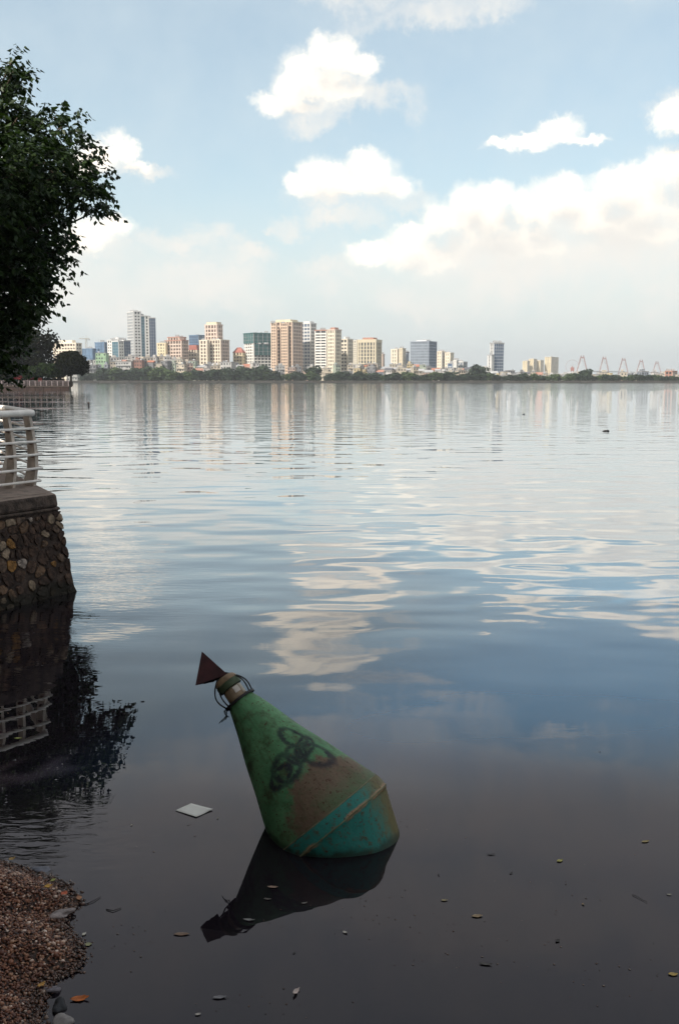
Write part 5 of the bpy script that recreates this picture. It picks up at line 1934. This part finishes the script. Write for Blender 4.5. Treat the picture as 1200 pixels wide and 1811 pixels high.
floater(1140, 1489, 0.075, 0.4, 0.2, 0.3, (0.34, 0.25, 0.09), 'thin tan leaf right of the yellow green leaf', LG)
floater(785, 1593, 0.055, 0.4, 0.2, 0.1, (0.28, 0.22, 0.10), 'small straw coloured leaf above the tan curled leaf', LG)
floater(858, 1706, 0.085, 0.35, 0.3, -0.2, (0.07, 0.06, 0.05), 'dark soaked leaf on the dark patch of water at bottom', LG)
floater(868, 1512, 0.07, 0.25, 0.3, 0.0, (0.05, 0.045, 0.04), 'thin dark leaf on the water right of the buoy base', LG)
# leaf bits on the reflection of the buoy
for (px, py, L, c_, lab) in ((482, 1570, 0.085, (0.34, 0.22, 0.15), 'slender tan leaf on the black reflection of the buoy'), (440, 1628, 0.085, (0.24, 0.23, 0.21), 'grey shrivelled leaf on the reflected cone of the buoy'),
                             (473, 1591, 0.060, (0.15, 0.13, 0.11), 'dim brown leaf between the two pale ones on the buoy reflection'), (538, 1598, 0.045, (0.22, 0.2, 0.17), 'small dull leaf at the right of the buoy reflection')):
    floater(px, py, L, 0.3, 0.4, RND.uniform(-0.4, 0.5), c_, lab, LG)
rg = random.Random(77)
specks = [(233, 1460), (20, 1180), (58, 1205), (30, 1235), (75, 1178), (40, 1150), (95, 1260), (45, 1195), (15, 1262), (70, 1340), (110, 1385), (105, 1415), (60, 1120), (25, 1105), (202, 1174), (225, 1191), (520, 1686), (700, 1480), (725, 1505), (762, 1563),
          (775, 1548), (840, 1440), (862, 1450), (888, 1435), (903, 1545), (975, 1517), (899, 1630), (900, 1653), (985, 1665), (993, 1682), (915, 1683), (1126, 1634), (1182, 1583), (1092, 1712), (870, 1765), (745, 1780), (610, 1650), (470, 1450), (285, 1445), (300, 1510),
          (385, 1448), (378, 1452), (262, 1555), (560, 1680), (350, 1795), (610, 1246), (635, 1247), (640, 1250), (1060, 1330), (500, 1060), (860, 1662), (1110, 1760), (1030, 1600), (790, 1700), (690, 1745), (1170, 1660)]
for px, py in specks[::4]:
    dark = rg.random() < 0.55
    floater(px, py, rg.uniform(0.018, 0.042), rg.uniform(0.35, 0.7), 0.4, rg.uniform(-1.5, 1.5), (0.035, 0.03, 0.025) if dark else rg.choice([(0.40, 0.36, 0.26), (0.26, 0.18, 0.1), (0.5, 0.45, 0.38)]),
            'tiny dark leaf fragment drifting on the calm water' if dark else 'tiny pale leaf fragment drifting on the calm water', 'dark leaf fragments' if dark else 'pale leaf fragments', 'leaf_fragment', 'leaf fragment')
# scum of tiny flecks lying in loose drifts on the water
rng = np.random.default_rng(44)
fl = []
for cx_, cy_, rx_, ry_, n_ in ((560, 1620, 240, 60, 90), (820, 1660, 220, 60, 110), (1000, 1560, 160, 60, 60), (120, 1250, 110, 150, 90), (760, 1450, 90, 60, 40), (1050, 1720, 130, 60, 60), (300, 1500, 120, 60, 45), (640, 1250, 60, 14, 25), (480, 1770, 200, 40, 50), (220, 1640, 70, 90, 60)):
    for _ in range(n_ // 2):
        q_ = on_z(cx_ + rng.normal() * rx_ * 0.5, cy_ + rng.normal() * ry_ * 0.5, 0.002)
        fl.append((q_.x, q_.y, 0.0015))
fl = np.array(fl)
v, idx = pebbles(fl, 0.0025 + 0.004 * rng.random(len(fl)) ** 3, rng, 0.0)
v[:, 2] = 0.0015 + (v[:, 2] - 0.0015) * 0.3
scum = link('surface_scum', np_mesh('surface_scum', v, 3, idx), m_peb, None, False)
tag(scum, 'sparse tiny flecks of scum drifting on the near water', 'scum', None, 'stuff')
# sticks
m_twig = mat('wet_twig', (0.03, 0.024, 0.02), 0.7, 0.3, 30)


def twig(pts_px, r_, label):
    ps = [on_z(a, b, 0.004) for a, b in pts_px]
    o0 = ps[0].copy()
    o = MB().tube([p - o0 + Vector((0, 0, 0.002 * (i % 2))) for i, p in enumerate(ps)], [r_ * (1 - 0.5 * i / len(ps)) for i in range(len(ps))], 5).build('floating_twig', m_twig, None, True)
    o.location = o0
    tag(o, label, 'twig', 'twigs on the water')


twig([(1117, 1582), (1126, 1586), (1136, 1592), (1143, 1595)], 0.0018, 'thin dark twig drifting near the right edge')
twig([(150, 1600), (165, 1594), (178, 1586)], 0.0025, 'short dark twig sticking out from the tip of the spit')
twig([(188, 1608), (200, 1611), (214, 1606)], 0.003, 'loose dark twig drifting right of the spit tip')
# white sheet
pts = [on_z(a, b, 0.003) for a, b in ((310.5, 1433.5), (338.5, 1421), (376.5, 1432), (347, 1445.5))]
cen = sum(pts, Vector()) / 4
mb = MB()
N_ = 8
vs = []
for i in range(N_ + 1):
    for j in range(N_ + 1):
        u_, v_ = i / N_, j / N_
        p = pts[0].lerp(pts[1], u_).lerp(pts[3].lerp(pts[2], u_), v_)
        vs.append(p - cen + Vector((0, 0, 0.002 * math.sin(3 * u_ + 2 * v_) ** 2 + 0.003 * (u_ * v_) ** 4)))
fs = [(i * (N_ + 1) + j, (i + 1) * (N_ + 1) + j, (i + 1) * (N_ + 1) + j + 1, i * (N_ + 1) + j + 1) for i in range(N_) for j in range(N_)]
sheet = mb.add(vs, fs).build('floating_sheet', mat('paper_white', (0.78, 0.75, 0.66), 0.6, 0.05, 6), None, True)
sheet.location = cen
md = sheet.modifiers.new('thickness', 'SOLIDIFY')
md.thickness = 0.0015
tag(sheet, 'white rectangular sheet floating flat left of the buoy', 'sheet')
# stake and drifting clumps
b = on_z(157, 719, 0)
st = empty('mooring_stake', (b.x, b.y, 0), 'short dark stake standing in the water off the promontory', 'stake')
MB().tube([(0, 0, -0.4), (0.01, 0, 0.30), (0.0, 0.01, 0.46)], [0.105, 0.10, 0.085], 8).build('shaft', m_blackm, st)
MB().lathe([(0.112, 0.36), (0.118, 0.37), (0.118, 0.41), (0.112, 0.42)], 10).build('iron_band', m_rust, st)
for px, py, s_, lab in ((1070, 763, 0.15, 'small dark clump drifting alone on the open lake at right'), (925, 733, 0.09, 'faint dark clump drifting far out, left of the other')):
    b = on_z(px, py, 0)
    bm = bmesh.new()
    for ox, sz in ((-0.5, 0.6), (0.35, 0.85), (0.0, 0.5)):
        r_ = bmesh.ops.create_icosphere(bm, subdivisions=2, radius=s_ * sz)
        for v_ in r_['verts']:
            v_.co = Vector((v_.co.x * 1.2 + ox * s_, v_.co.y, v_.co.z * 0.55 + 0.02 + 0.02 * math.sin(v_.co.x * 30)))
    me_ = bpy.data.meshes.new('drifting_clump')
    bm.to_mesh(me_)
    bm.free()
    o = link('drifting_clump', me_, m_blackm, None, True, (b.x, b.y, 0))
    tag(o, lab, 'debris', 'clumps drifting on the lake')

# ------------------------------------------------------------------ haze over lake and city
hz = MB().box((0, 2920, 68.5), (6800, 6100, 143)).build('haze', None)
hm = bpy.data.materials.new('haze')
hm.use_nodes = True
T = NT(hm.node_tree)
T.n.clear()
pv = T.node('ShaderNodeVolumePrincipled')
pv.inputs['Color'].default_value = (0.90, 0.93, 0.96, 1)
pv.inputs['Density'].default_value = 0.00014
pv.inputs['Anisotropy'].default_value = 0.2
ou = T.node('ShaderNodeOutputMaterial')
T.l.new(pv.outputs[0], ou.inputs['Volume'])
hz.data.materials.append(hm)
tag(hz, 'thin pale haze over the lake and the city', None, None, 'stuff')
